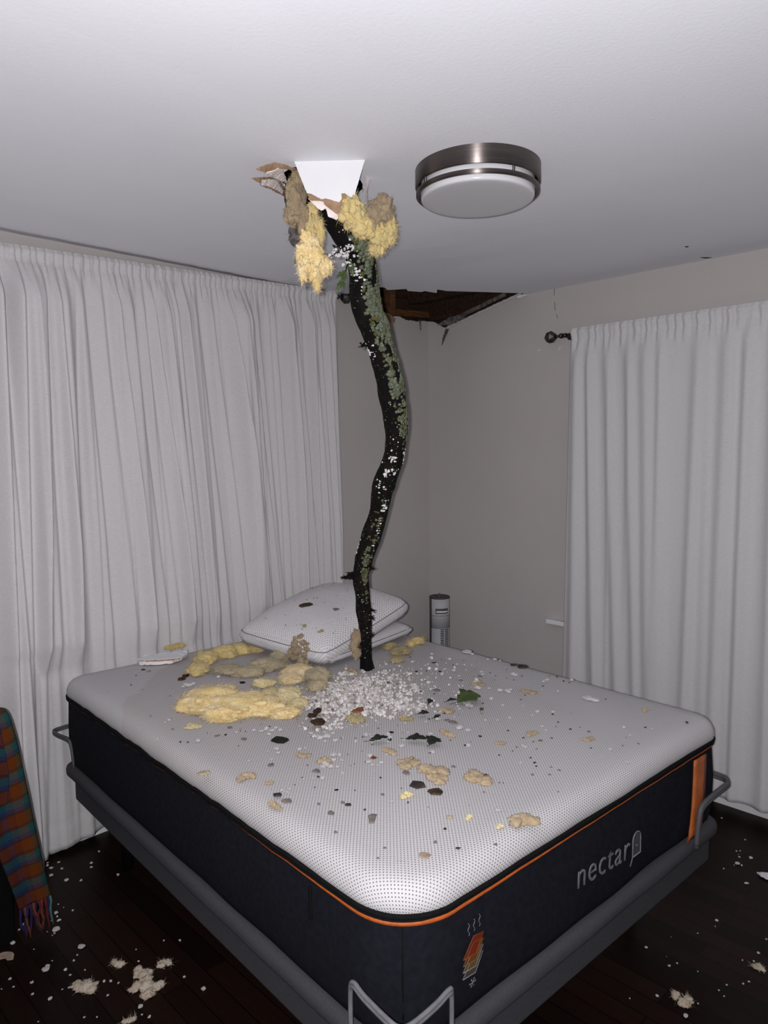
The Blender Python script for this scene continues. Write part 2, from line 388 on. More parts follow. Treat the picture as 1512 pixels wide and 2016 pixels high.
# ------------------------------------------------------------------ measured places (world metres)
CRUMBS = [
  (-2.333,-1.113,0.0175),
  (-2.028,-2.043,0.0141),
  (-2.182,-1.819,0.0105),
  (-1.378,-1.731,0.0123),
  (-1.303,-2.011,0.0165),
  (-1.494,-2.066,0.0123),
  (-1.323,-1.427,0.0271),
  (-1.273,-1.375,0.0159),
  (-1.678,-1.632,0.0182),
  (-1.676,-1.664,0.0164),
  (-1.772,-1.743,0.0156),
  (-1.882,-1.695,0.0168),
  (-1.779,-1.595,0.0130),
  (-1.913,-1.594,0.0187),
  (-1.874,-1.567,0.0128),
  (-2.195,-1.338,0.0202),
  (-2.209,-1.365,0.0122),
  (-2.148,-1.391,0.0139),
  (-2.130,-1.393,0.0093),
  (-2.224,-1.591,0.0141),
  (-2.246,-1.628,0.0069),
  (-2.263,-1.555,0.0084),
  (-2.164,-1.606,0.0086),
  (-2.146,-1.565,0.0117),
  (-2.104,-1.498,0.0212),
  (-2.129,-1.523,0.0164),
  (-2.161,-1.529,0.0235),
  (-2.161,-1.549,0.0175),
  (-2.177,-1.537,0.0146),
  (-2.092,-1.510,0.0152),
  (-2.110,-1.542,0.0104),
  (-2.034,-1.581,0.0166),
  (-2.062,-1.606,0.0148),
  (-2.067,-1.626,0.0103),
  (-2.039,-1.635,0.0118),
  (-1.990,-1.470,0.0143),
  (-1.932,-1.485,0.0145),
  (-1.933,-1.455,0.0195),
  (-1.892,-1.520,0.0177),
  (-1.921,-1.542,0.0127),
  (-1.876,-1.501,0.0130),
  (-1.995,-1.367,0.0131),
  (-2.027,-1.416,0.0144),
  (-1.997,-1.418,0.0096),
  (-1.932,-1.513,0.0080),
  (-1.091,-1.426,0.0205),
  (-1.088,-1.439,0.0164),
  (-0.974,-1.276,0.0109),
  (-1.287,-1.507,0.0172),
  (-1.277,-1.533,0.0267),
  (-1.251,-1.528,0.0173),
  (-0.973,-1.249,0.0176),
  (-1.057,-1.564,0.0180),
  (-1.082,-1.564,0.0119),
  (-0.990,-1.634,0.0140),
  (-1.142,-1.665,0.0114),
  (-1.382,-1.536,0.0130),
  (-1.408,-1.607,0.0108),
  (-1.492,-1.696,0.0120),
  (-1.649,-1.859,0.0094),
  (-1.654,-1.870,0.0093),
  (-1.340,-1.770,0.0105),
  (-1.140,-1.175,0.0151),
  (-1.290,-1.220,0.0165),
  (-1.105,-1.104,0.0132),
  (-1.244,-1.014,0.0153),
  (-1.100,-0.997,0.0136),
  (-0.976,-1.127,0.0135),
  (-1.152,-1.314,0.0125),
  (-0.991,-1.223,0.0110),
  (-1.414,-1.735,0.0087),
  (-1.564,-1.648,0.0085),
  (-1.534,-1.678,0.0085),
  (-2.081,-0.582,0.0199),
  (-2.077,-0.603,0.0237),
  (-2.057,-0.598,0.0159),
  (-2.100,-0.597,0.0118),
  (-1.939,-0.592,0.0185),
  (-1.855,-0.554,0.0127),
  (-2.047,-0.802,0.0095),
  (-1.945,-0.834,0.0173),
  (-2.025,-0.926,0.0110),
  (-2.158,-1.163,0.0116),
  (-2.146,-1.188,0.0149),
  (-2.124,-1.186,0.0166),
  (-2.120,-1.208,0.0182),
  (-2.098,-1.200,0.0150),
  (-2.143,-1.227,0.0131),
  (-2.098,-1.225,0.0132),
  (-2.413,-1.002,0.0097),
  (-2.309,-0.881,0.0103),
  (-2.327,-0.888,0.0086),
  (-2.051,-1.345,0.0194),
  (-2.050,-1.369,0.0225),
  (-2.029,-1.379,0.0210),
  (-2.045,-1.316,0.0164),
  (-2.054,-1.399,0.0127),
  (-1.388,-0.809,0.0133),
  (-1.349,-0.958,0.0151),
  (-1.535,-2.141,0.0088),
  (-1.249,-2.080,0.0082),
  (-1.348,-2.055,0.0080),
  (-1.756,-1.925,0.0074),
  (-1.477,-1.814,0.0100),
  (-1.497,-1.842,0.0082),
  (-2.343,-1.575,0.0068),
  (-2.345,-1.565,0.0109),
  (-2.341,-1.586,0.0081),
  (-2.327,-1.576,0.0096),
]
SHARDS = [
  (-1.138,-1.789,0.0369),
  (-1.137,-1.813,0.0330),
  (-1.484,-1.507,0.0254),
  (-0.966,-1.089,0.0365),
  (-1.490,-1.530,0.0180),
]
CHIPS = [
  (-2.276,-1.845,0.0264,1.3,'stone'),
  (-2.271,-1.417,0.0236,0.8,'stone'),
  (-2.331,-1.753,0.0153,1.1,'stone'),
  (-2.305,-2.046,0.0251,0.75,'tan'),
  (-2.374,-1.623,0.0343,0.45,'stone'),
  (-2.379,-1.591,0.0347,0.22,'dark'),
  (-2.036,-1.733,0.0315,0.6,'stone'),
  (-2.206,-1.540,0.0289,0.6,'stone'),
  (-2.062,-1.807,0.0483,0.55,'dark'),
  (-2.062,-1.866,0.0446,0.55,'brown'),
  (-2.031,-1.593,0.0256,0.75,'rust'),
  (-1.835,-1.308,0.0418,0.9,'orange'),
  (-1.992,-1.296,0.0568,0.9,'bark'),
  (-1.933,-1.214,0.0314,1.2,'bark'),
  (-1.972,-1.234,0.0411,0.7,'bark'),
  (-2.148,-1.292,0.0543,0.75,'black'),
  (-2.121,-0.693,0.0267,0.4,'stone'),
  (-2.106,-0.273,0.0213,0.5,'dark'),
  (-2.098,-0.312,0.0254,0.7,'tan'),
  (-1.114,-2.137,0.0135,0.7,'dark'),
  (-0.978,-1.349,0.0386,0.3,'dark'),
  (-0.979,-1.393,0.0552,0.35,'dark'),
  (-1.653,-1.556,0.0239,0.5,'stone'),
  (-1.651,-1.584,0.0339,0.6,'stone'),
  (-1.448,-1.332,0.0346,0.4,'stone'),
  (-1.291,-1.321,0.0241,0.5,'stone'),
  (-1.199,-1.343,0.0265,0.5,'stone'),
  (-2.026,-0.484,0.0412,1.0,'bark'),
  (-2.052,-0.503,0.0367,0.7,'bark'),
  (-2.171,-1.775,0.0121,0.7,'stone'),
  (-2.274,-1.733,0.0118,0.9,'stone'),
  (-2.274,-1.752,0.0261,0.25,'dark'),
  (-2.323,-1.694,0.0092,0.8,'stone'),
  (-2.239,-1.669,0.0136,0.6,'black'),
  (-2.259,-1.545,0.0099,0.7,'black'),
  (-1.773,-2.042,0.0014,0.1,'skip'),
  (-1.579,-1.875,0.0174,0.5,'stone'),
  (-1.601,-1.864,0.0111,0.6,'stone'),
  (-1.719,-2.029,0.0130,0.5,'stone'),
  (-1.718,-2.002,0.0087,0.5,'stone'),
  (-1.797,-1.991,0.0128,0.4,'stone'),
  (-1.763,-2.025,0.0099,0.5,'stone'),
  (-1.707,-1.925,0.0075,0.6,'black'),
  (-1.726,-1.950,0.0089,0.6,'black'),
  (-1.742,-1.968,0.0073,0.6,'black'),
  (-1.703,-1.858,0.0061,0.6,'black'),
  (-2.231,-2.082,0.0116,0.6,'dark'),
  (-2.249,-2.027,0.0094,0.9,'stone'),
  (-1.910,-1.800,0.0175,0.5,'stone'),
  (-2.194,-1.918,0.0013,0.1,'skip'),
  (-2.382,-1.829,0.0109,0.5,'stone'),
  (-2.348,-1.961,0.0105,0.5,'stone'),
  (-2.160,-2.133,0.0105,0.7,'stone'),
  (-1.913,-1.885,0.0014,0.1,'skip'),
  (-1.408,-1.946,0.0114,0.7,'stone'),
  (-1.431,-1.892,0.0082,0.8,'black'),
  (-1.682,-1.718,0.0161,0.7,'black'),
  (-2.221,-1.199,0.0225,0.5,'stone'),
  (-2.200,-1.083,0.0201,0.4,'stone'),
  (-2.265,-1.114,0.0195,0.4,'stone'),
  (-2.338,-0.960,0.0117,0.5,'stone'),
  (-2.373,-1.073,0.0096,0.7,'black'),
  (-2.358,-1.093,0.0064,0.8,'black'),
  (-1.842,-0.475,0.0216,0.7,'black'),
  (-1.807,-0.491,0.0260,0.8,'black'),
  (-1.907,-0.718,0.0220,0.7,'black'),
  (-1.891,-0.831,0.0137,0.9,'black'),
  (-2.241,-1.127,0.0098,0.8,'black'),
  (-2.274,-1.074,0.0099,0.6,'dark'),
  (-1.899,-1.530,0.0144,1.0,'black'),
  (-1.858,-1.495,0.0213,0.5,'black'),
  (-0.987,-1.486,0.0021,0.1,'skip'),
  (-1.017,-1.614,0.0100,0.8,'dark'),
  (-1.018,-1.640,0.0079,0.8,'black'),
  (-0.987,-1.565,0.0102,0.9,'dark'),
  (-1.514,-1.125,0.0239,0.3,'black'),
  (-1.496,-1.257,0.0174,0.4,'black'),
  (-1.498,-1.288,0.0192,0.5,'black'),
  (-1.326,-1.114,0.0167,0.4,'black'),
  (-1.260,-1.183,0.0167,0.4,'black'),
  (-1.185,-1.086,0.0261,0.3,'dark'),
  (-1.658,-1.106,0.0174,0.5,'black'),
  (-1.654,-1.135,0.0134,0.6,'black'),
  (-1.580,-0.717,0.0022,0.1,'skip'),
]
LEAVES = [
  (-1.473,-1.503,0.1058,0.62,'green',0.5),
  (-1.516,-1.596,0.0263,0.8,'green',1.1),
  (-1.949,-1.530,0.0693,0.4,'dark',0.2),
  (-1.867,-1.613,0.0724,0.45,'dark',-0.3),
  (-1.842,-1.662,0.0562,0.7,'dark',1.0),
  (-1.584,-1.419,0.0435,0.8,'dark',1.2),
  (-1.688,-1.480,0.0450,0.7,'dark',0.1),
  (-1.677,-1.532,0.0342,0.7,'dark',0.6),
  (-1.522,-1.468,0.0473,0.45,'dark',0.3),
]
TUFTS = [
  (-1.979,-1.782,0.0603,1.0,0.016,'tan'),
  (-2.007,-1.821,0.0476,0.8,0.014,'tan'),
  (-1.990,-1.695,0.0560,0.7,0.012,'tan'),
  (-1.969,-1.601,0.0367,0.7,0.01,'tan'),
  (-2.033,-2.123,0.0519,0.95,0.02,'tan'),
  (-2.369,-1.434,0.0368,0.8,0.012,'tan'),
  (-2.410,-1.625,0.0260,1.0,0.012,'tan'),
  (-2.131,-1.824,0.0268,1.0,0.012,'pale'),
  (-1.924,-1.897,0.0618,0.55,0.018,'tan'),
  (-2.440,-1.329,0.0229,1.5,0.006,'grey'),
  (-1.554,-1.826,0.0357,0.7,0.007,'tan'),
  (-1.465,-1.975,0.0318,0.7,0.006,'tan'),
  (-1.101,-1.989,0.0247,0.7,0.006,'tan'),
  (-1.688,-1.798,0.0236,0.9,0.006,'tan'),
  (-1.281,-1.394,0.0474,0.6,0.008,'tan'),
  (-1.223,-1.589,0.0495,0.55,0.006,'tan'),
  (-1.736,-1.627,0.0261,1.5,0.01,'tan'),
  (-1.588,-1.501,0.0389,0.8,0.012,'tan'),
  (-2.149,-1.512,0.0327,0.9,0.014,'tan'),
  (-2.165,-1.437,0.0303,0.7,0.008,'tan'),
  (-1.867,-1.335,0.0514,0.9,0.02,'olive'),
  (-1.741,-1.452,0.0378,0.7,0.012,'olive'),
  (-1.529,-0.933,0.0541,0.6,0.014,'tan'),
  (-2.171,-1.415,0.0152,0.9,0.006,'tan'),
  (-2.346,-1.510,0.0195,0.7,0.006,'tan'),
  (-2.140,-1.980,0.0126,0.7,0.006,'grey'),
  (-2.109,-2.015,0.0125,1.0,0.008,'pale'),
  (-2.088,-2.095,0.0147,0.8,0.006,'pale'),
  (-2.280,-0.988,0.0438,0.9,0.006,'pale'),
  (-1.666,-1.114,0.0423,0.6,0.012,'olive'),
  (-1.461,-1.673,0.0017,1,0.01,'skip'),
]
CLUMP_YELLOW = [
  (-2.111,-0.837,0.1751,0.85,0.05),
  (-2.172,-0.870,0.1437,0.7,0.05),
  (-2.090,-0.969,0.1966,0.75,0.055),
  (-2.042,-1.054,0.1415,0.6,0.045),
  (-2.013,-1.132,0.0907,0.6,0.03),
  (-2.180,-1.014,0.1204,0.4,0.04),
]
CLUMP_ROLL = [
  (-1.959,-0.476,0.0714,1.4,0.035),
  (-1.855,-0.366,0.0882,1.1,0.045),
  (-1.764,-0.350,0.1084,0.7,0.045),
  (-1.686,-0.361,0.1054,0.55,0.04),
  (-1.623,-0.380,0.0694,0.6,0.035),
]
CLUMP_GREY = [
  (-1.881,-0.557,0.1049,0.7,0.03),
  (-1.842,-0.646,0.1243,0.6,0.035),
  (-1.736,-0.638,0.1192,0.7,0.04),
  (-1.639,-0.602,0.0790,1.0,0.045),
]
CLUMP_PEACH = [
  (-1.707,-0.824,0.1148,0.8,0.05),
  (-1.778,-0.851,0.0800,0.7,0.035),
]
CLUMP_MID = [
  (-1.873,-0.815,0.0789,0.7,0.03),
  (-1.892,-0.986,0.0938,0.9,0.035),
  (-1.918,-1.089,0.0616,0.7,0.03),
  (-1.908,-0.913,0.0686,0.6,0.02),
]
CLUMP_OLIVE = [
  (-1.686,-0.902,0.0889,1.0,0.045),
  (-1.756,-0.988,0.0738,0.7,0.03),
]
CLUMP_FAR = [
  (-1.158,-0.792,0.0561,1.1,0.025),
  (-1.183,-0.887,0.0774,0.8,0.03),
  (-1.284,-0.961,0.0482,0.6,0.02),
]
CLUMP_LEMON = [
  (-1.007,-0.824,0.0575,1.0,0.028),
  (-1.054,-0.826,0.0332,1.1,0.02),
]
CLUMP_HEAD = [
  (-1.868,-0.062,0.0423,0.9,0.016),
  (-1.831,-0.064,0.0616,0.8,0.02),
]
FLOOR_TUFTS = [
  (-2.635,-0.900,0.0704,0.8,0.018,'tan'),
  (-2.486,-1.028,0.0965,0.6,0.02,'tan'),
  (-2.479,-0.972,0.0558,0.9,0.018,'tan'),
  (-2.518,-0.874,0.0367,1.4,0.014,'tan'),
  (-2.400,-0.973,0.0436,0.7,0.012,'tan'),
  (-2.595,-1.124,0.0362,0.5,0.01,'tan'),
  (-1.373,-2.261,0.0523,1.0,0.018,'tan'),
  (-1.056,-2.364,0.0230,2.2,0.014,'tan'),
]
FLOOR_CRUMBS = [
  (-2.482,-0.192,0.0203),
  (-2.452,-0.270,0.0221),
  (-2.593,-0.548,0.0269),
  (-2.566,-0.699,0.0243),
  (-2.692,-0.726,0.0232),
  (-2.646,-0.772,0.0149),
  (-2.372,-1.168,0.0191),
  (-2.292,-0.379,0.0162),
  (-2.311,-0.908,0.0123),
  (-2.728,-0.866,0.0141),
  (-2.760,-0.807,0.0111),
  (-2.644,-0.806,0.0099),
  (-2.744,-0.753,0.0113),
  (-2.683,-1.014,0.0091),
  (-2.656,-1.041,0.0076),
  (-2.545,-1.096,0.0185),
  (-2.545,-1.152,0.0121),
  (-2.388,-1.077,0.0098),
  (-2.350,-0.869,0.0088),
  (-2.459,-0.904,0.0101),
  (-2.439,-0.844,0.0069),
  (-2.591,-0.729,0.0085),
  (-2.610,-0.748,0.0101),
  (-2.333,-0.221,0.0146),
  (-2.345,-0.250,0.0124),
  (-2.274,-0.157,0.0129),
  (-2.434,-0.175,0.0144),
  (-2.463,-0.140,0.0186),
  (-2.468,-0.110,0.0145),
  (-2.459,-0.088,0.0105),
  (-2.425,-0.118,0.0126),
  (-2.411,-0.312,0.0140),
  (-2.566,-0.501,0.0147),
  (-2.562,-0.473,0.0111),
  (-2.557,-0.450,0.0168),
  (-2.667,-0.434,0.0182),
  (-2.685,-0.452,0.0126),
  (-2.725,-0.512,0.0210),
  (-2.579,-0.913,0.0130),
  (-2.563,-0.926,0.0114),
  (-2.681,-0.713,0.0167),
  (-2.788,-0.687,0.0114),
  (-0.484,-2.100,0.0268),
  (-0.484,-2.116,0.0123),
  (-0.599,-2.174,0.0177),
  (-0.906,-2.178,0.0145),
  (-1.216,-2.063,0.0120),
  (-1.399,-2.186,0.0125),
  (-1.418,-2.282,0.0196),
  (-1.342,-2.287,0.0077),
  (-0.650,-1.992,0.0081),
  (-0.559,-2.074,0.0081),
  (-0.404,-2.124,0.0167),
  (-0.979,-2.340,0.0119),
  (-1.031,-2.343,0.0083),
  (-0.888,-2.336,0.0087),
  (-1.202,-2.320,0.0080),
  (-1.206,-2.232,0.0065),
  (-0.154,-1.916,0.0093),
  (-0.189,-1.893,0.0092),
  (-0.390,-2.063,0.0085),
  (-0.379,-2.074,0.0085),
  (-1.468,-2.131,0.0062),
  (-1.242,-2.311,0.0079),
  (-1.256,-2.332,0.0062),
  (-1.052,-2.315,0.0067),
]
FLAP_O = (-2.006,-1.404,2.545)
FLAP_AX = (0.713,-0.701,0.000)
FLAP_N = (0.701,0.713,0.000)
FLAP_WHITE = [(-0.110,0.005),(0.108,0.003),(0.094,-0.041),(0.070,-0.116),(0.056,-0.113),(0.045,-0.102),(0.034,-0.102),(0.035,-0.118),(0.027,-0.128),(0.006,-0.122),(-0.013,-0.116),(-0.025,-0.119),(-0.056,-0.103),(-0.069,-0.100),(-0.090,-0.047)]
FLAP_BROWN = [(-0.071,-0.097),(-0.056,-0.100),(-0.024,-0.115),(0.006,-0.118),(0.027,-0.123),(0.033,-0.099),(0.047,-0.099),(0.057,-0.108),(0.066,-0.111),(0.060,-0.141),(0.051,-0.155),(0.030,-0.167),(0.007,-0.152),(-0.013,-0.137),(-0.020,-0.125),(-0.062,-0.120)]
FLAP_PINK = [(-0.066,-0.115),(-0.020,-0.119),(-0.013,-0.133),(0.007,-0.148),(0.031,-0.163),(0.024,-0.173),(0.016,-0.177),(0.004,-0.171),(-0.007,-0.167),(-0.010,-0.153),(-0.013,-0.144),(-0.027,-0.150),(-0.037,-0.144),(-0.052,-0.129)]
HOLE_TRUNK = [(-2.051,-1.233,2.545),(-2.063,-1.297,2.545),(-2.006,-1.383,2.545),(-1.930,-1.423,2.545),(-1.855,-1.362,2.545),(-1.779,-1.313,2.545),(-1.730,-1.230,2.545),(-1.733,-1.166,2.545),(-1.800,-1.082,2.545),(-1.871,-1.037,2.545),(-1.953,-1.112,2.545)]
HOLE_CORNER_EDGE = [(-0.740,-0.295,2.545),(-0.702,-0.314,2.545),(-0.647,-0.282,2.545),(-0.590,-0.368,2.545),(-0.548,-0.339,2.545),(-0.475,-0.373,2.545),(-0.481,-0.401,2.545),(-0.394,-0.412,2.545),(-0.458,-0.472,2.545),(-0.391,-0.483,2.545),(-0.227,-0.599,2.545),(-0.058,-0.718,2.545)]
FLAP_A = [(-2.189,-1.289,2.500),(-2.164,-1.295,2.515),(-2.135,-1.302,2.528),(-2.096,-1.302,2.534),(-2.049,-1.296,2.536),(-2.036,-1.283,2.534),(-2.112,-1.300,2.520),(-2.127,-1.288,2.512),(-2.147,-1.280,2.505),(-2.174,-1.288,2.500)]
FLAP_A_CORE = [(-2.151,-1.286,2.502),(-2.111,-1.299,2.522),(-2.083,-1.279,2.526),(-2.034,-1.230,2.526),(-2.010,-1.206,2.526),(-2.065,-1.242,2.515)]
FLAP_B = [(-2.174,-1.245,2.490),(-2.131,-1.235,2.505),(-2.089,-1.223,2.520),(-2.055,-1.208,2.525),(-2.040,-1.206,2.525),(-1.980,-1.147,2.525),(-1.937,-1.104,2.525),(-2.007,-1.150,2.510),(-2.071,-1.189,2.500),(-2.121,-1.211,2.493),(-2.130,-1.225,2.493)]
FLAP_B_CORE = [(-2.134,-1.233,2.487),(-2.140,-1.247,2.495),(-2.089,-1.231,2.512),(-2.060,-1.217,2.520),(-1.981,-1.147,2.520),(-1.968,-1.134,2.520),(-2.035,-1.180,2.508),(-2.090,-1.215,2.498)]
HANG_TAN = [
  ((-2.036,-1.283,2.512),0.0218,0.0342),
  ((-2.049,-1.274,2.481),0.0233,0.0311),
  ((-2.042,-1.286,2.430),0.0311,0.0466),
  ((-2.059,-1.287,2.395),0.0294,0.0232),
  ((-2.030,-1.302,2.391),0.0218,0.0388),
  ((-2.020,-1.276,2.468),0.0235,0.0314),
]
HANG_GREY = [
  ((-2.029,-1.265,2.366),0.0173,0.0315),
  ((-2.035,-1.262,2.338),0.0142,0.0173),
]
HANG_STRAND = [
  ((-2.007,-1.325,2.390),0.0186,0.0466),
  ((-1.995,-1.342,2.352),0.0140,0.0388),
  ((-2.024,-1.328,2.349),0.0170,0.0309),
]
HANG_YELLOW = [
  ((-2.041,-1.344,2.308),0.0276,0.0306),
  ((-2.056,-1.348,2.271),0.0336,0.0336),
  ((-2.029,-1.361,2.258),0.0368,0.0337),
  ((-2.004,-1.374,2.239),0.0231,0.0262),
  ((-2.036,-1.359,2.220),0.0184,0.0306),
  ((-2.031,-1.367,2.194),0.0107,0.0230),
  ((-2.059,-1.336,2.228),0.0153,0.0306),
]
HANG_RIGHT = [
  ((-1.957,-1.461,2.377),0.0453,0.0484),
  ((-1.943,-1.479,2.340),0.0378,0.0302),
  ((-1.959,-1.441,2.407),0.0304,0.0304),
]
HANG_BROWN = [
  ((-1.858,-1.469,2.417),0.0419,0.0404),
  ((-1.884,-1.462,2.383),0.0387,0.0387),
  ((-1.836,-1.480,2.392),0.0234,0.0390),
]
HANG_FRAY = [
  ((-1.873,-1.479,2.324),0.0309,0.0387),
  ((-1.840,-1.494,2.350),0.0202,0.0388),
  ((-1.886,-1.470,2.296),0.0186,0.0186),
]
PILLOW_TUFT = [
  ((-1.664,-0.780,0.925),0.0167,0.0150),
  ((-1.682,-0.766,0.894),0.0229,0.0206),
  ((-1.657,-0.791,0.898),0.0188,0.0169),
  ((-1.649,-0.801,0.873),0.0167,0.0150),
  ((-1.696,-0.756,0.865),0.0188,0.0169),
  ((-1.674,-0.778,0.869),0.0271,0.0244),
  ((-1.702,-0.753,0.847),0.0146,0.0131),
  ((-1.683,-0.772,0.844),0.0229,0.0206),
  ((-1.657,-0.796,0.848),0.0188,0.0169),
  ((-1.669,-0.787,0.827),0.0208,0.0188),
  ((-1.653,-0.804,0.823),0.0125,0.0113),
  ((-1.677,-0.781,0.811),0.0146,0.0131),
  ((-1.682,-0.764,0.915),0.0125,0.0113),
  ((-1.645,-0.803,0.894),0.0104,0.0094),
]
PILLOW_FLECK = [
  ((-1.619,-0.751,0.956),0.0117,0.0085),
  ((-1.572,-0.800,0.933),0.0127,0.0074),
]
TRUNK_TUFT = [
  ((-1.518,-0.954,0.918),0.0248,0.0414),
  ((-1.530,-0.958,0.892),0.0227,0.0412),
  ((-1.522,-0.970,0.865),0.0186,0.0206),
]
PILLOW_SPOTS = [
  ((-1.547,-0.673,1.020),0.0657,'bark'),
  ((-1.458,-0.763,1.001),0.0328,'stone'),
]
TRUNK = [
  (-1.858,-1.285,2.415,0.0329),
  (-1.810,-1.297,2.358,0.0500),
  (-1.764,-1.288,2.270,0.0476),
  (-1.730,-1.263,2.169,0.0486),
  (-1.691,-1.264,2.102,0.0527),
  (-1.659,-1.260,2.034,0.0480),
  (-1.624,-1.258,1.963,0.0487),
  (-1.596,-1.249,1.890,0.0493),
  (-1.568,-1.241,1.817,0.0462),
  (-1.549,-1.224,1.741,0.0411),
  (-1.538,-1.199,1.662,0.0407),
  (-1.537,-1.176,1.609,0.0381),
  (-1.540,-1.148,1.551,0.0413),
  (-1.533,-1.114,1.457,0.0380),
  (-1.534,-1.074,1.361,0.0395),
  (-1.536,-1.033,1.262,0.0340),
  (-1.532,-1.007,1.186,0.0293),
  (-1.514,-0.996,1.110,0.0296),
  (-1.490,-0.980,1.004,0.0289),
  (-1.472,-0.959,0.895,0.0261),
  (-1.446,-0.942,0.773,0.0297),
]
SPRIG = [((-1.831,-1.323,2.330),0.0066),((-1.858,-1.327,2.311),0.0049),((-1.874,-1.330,2.276),0.0041),((-1.890,-1.333,2.233),0.0032),((-1.903,-1.322,2.216),0.0024)]
SPRIG_B = [((-1.857,-1.326,2.327),0.0041),((-1.888,-1.325,2.311),0.0040),((-1.910,-1.318,2.308),0.0032),((-1.919,-1.311,2.299),0.0024)]
SHARD_PTS = [(-2.089,-0.190),(-2.034,-0.148),(-1.945,-0.184),(-1.864,-0.209),(-1.890,-0.264),(-1.953,-0.299),(-2.013,-0.269),(-2.063,-0.229)]
SHARD_MID = [(-2.077,-0.201),(-2.032,-0.214),(-1.975,-0.241),(-1.927,-0.269),(-1.956,-0.304),(-1.990,-0.291),(-2.031,-0.259),(-2.065,-0.234)]
SHARD_LOW = [(-2.088,-0.205),(-2.043,-0.188),(-1.982,-0.207),(-1.908,-0.216),(-1.875,-0.227),(-1.923,-0.269),(-1.977,-0.289),(-2.026,-0.270),(-2.067,-0.237)]
FLOOR_SHARD = [(-0.508,-2.181),(-0.484,-2.215),(-0.470,-2.243),(-0.503,-2.262),(-0.524,-2.227),(-0.522,-2.201)]
FLOOR_PAPER = [(-2.787,-0.542),(-2.766,-0.539),(-2.747,-0.555),(-2.741,-0.578),(-2.751,-0.599),(-2.767,-0.590),(-2.769,-0.574),(-2.789,-0.558)]

CRACKS = [((-.001, -.911, 2.545), (-.001, -.909, 2.51)), ((-.001, -.912, 2.475), (-.001, -.914, 2.45), (-.001, -.918, 2.43)), ((-.001, -.925, 2.41), (-.001, -.934, 2.385))]
XMIN, YMIN = -4.6, -4.4

# ------------------------------------------------------------------ the room
def rise(x, y):
    # the boards have sagged along the left wall: lowest about 20 cm in, rising again to the wall
    k = max(0.0, min(1.0, (-.80-x)/.5)); q = y+.20
    return -.038*k*math.exp(-(q/(1.0 if q < 0 else .105))**2)
def jagged(P, amp, step, seed, closed=True):
    rnd = random.Random(seed); Q = []
    for i, a in enumerate(P if closed else P[:-1]):
        b = P[(i+1) % len(P)]; n = max(1, int((Vector(b)-Vector(a)).length/step))
        for k in range(n):
            q = Vector(a).lerp(Vector(b), k/n)
            if k: q += Vector((rnd.uniform(-amp, amp), rnd.uniform(-amp, amp)))
            Q.append(q)
    return Q
def sheet(name, outer, holes, inner, lift, thick, mat):
    """Plane sheet with holes: outer/holes/inner are 2-D; lift(p)->3-D; thick(p)->vector of the sheet's thickness."""
    pts = []; edges = []
    for loop in [outer]+holes:
        o = len(pts); pts += [Vector(q) for q in loop]; edges += [(o+i, o+(i+1) % len(loop)) for i in range(len(loop))]
    pts += [Vector(q) for q in inner]
    v, e, f, *_ = delaunay_2d_cdt(pts, edges, [], 0, 1e-5)
    def inside(q, poly):
        c = False; n = len(poly)
        for i in range(n):
            a, b = poly[i], poly[(i+1) % n]
            if (a[1] > q.y) != (b[1] > q.y) and q.x < (b[0]-a[0])*(q.y-a[1])/(b[1]-a[1])+a[0]: c = not c
        return c
    keep = []
    for t in f:
        q = sum((v[i] for i in t), Vector((0, 0)))/len(t)
        if inside(q, outer) and not any(inside(q, h) for h in holes): keep.append(list(t))
    bm = bmesh.new(); bv = [bm.verts.new(lift(q)) for q in v]
    for t in keep:
        try: bm.faces.new([bv[i] for i in t])
        except ValueError: pass
    for x in [x for x in bm.verts if not x.link_faces]: bm.verts.remove(x)
    ex = bmesh.ops.extrude_face_region(bm, geom=bm.faces[:])
    bmesh.ops.translate(bm, vec=Vector(thick), verts=[g for g in ex['geom'] if isinstance(g, bmesh.types.BMVert)])
    o = bmobj(name, bm, mat, None, False); o['kind'] = 'structure'
    return o
corner = [(a, b) for a, b, c in HOLE_CORNER_EDGE]
co_ = [(-.745, -.001), (-.748, -.15)] + corner + [(-.02, -.735), (0, -.735)]
outer = [(XMIN, YMIN), (0, YMIN), (0, -.735), (-.02, -.735)] + corner[::-1] + [(-.748, -.15), (-.745, 0)] + [(x*.2-4.6, 0) for x in range(19, -1, -1)]
hole = [tuple(q) for q in jagged([Vector((a, b)) for a, b, c in HOLE_TRUNK], .010, .02, 3)]
inner = [(-4.6+.2*i+.1, y) for i in range(19) for y in (-.03, -.06, -.09, -.12, -.15, -.18, -.21, -.25)] + [(-4.6+.25*i+.1, -.5-.35*j) for i in range(18) for j in range(11)]
def clear(q):
    return not (q[0] > -.80 and q[1] > -.80) and min((Vector(q)-Vector(h)).length for h in hole) > .03
sheet('ceiling', outer, [hole], [q for q in inner if clear(q)], lambda q: Vector((q.x, q.y, ZC+rise(q.x, q.y))), (0, 0, .013), M['ceiling'])

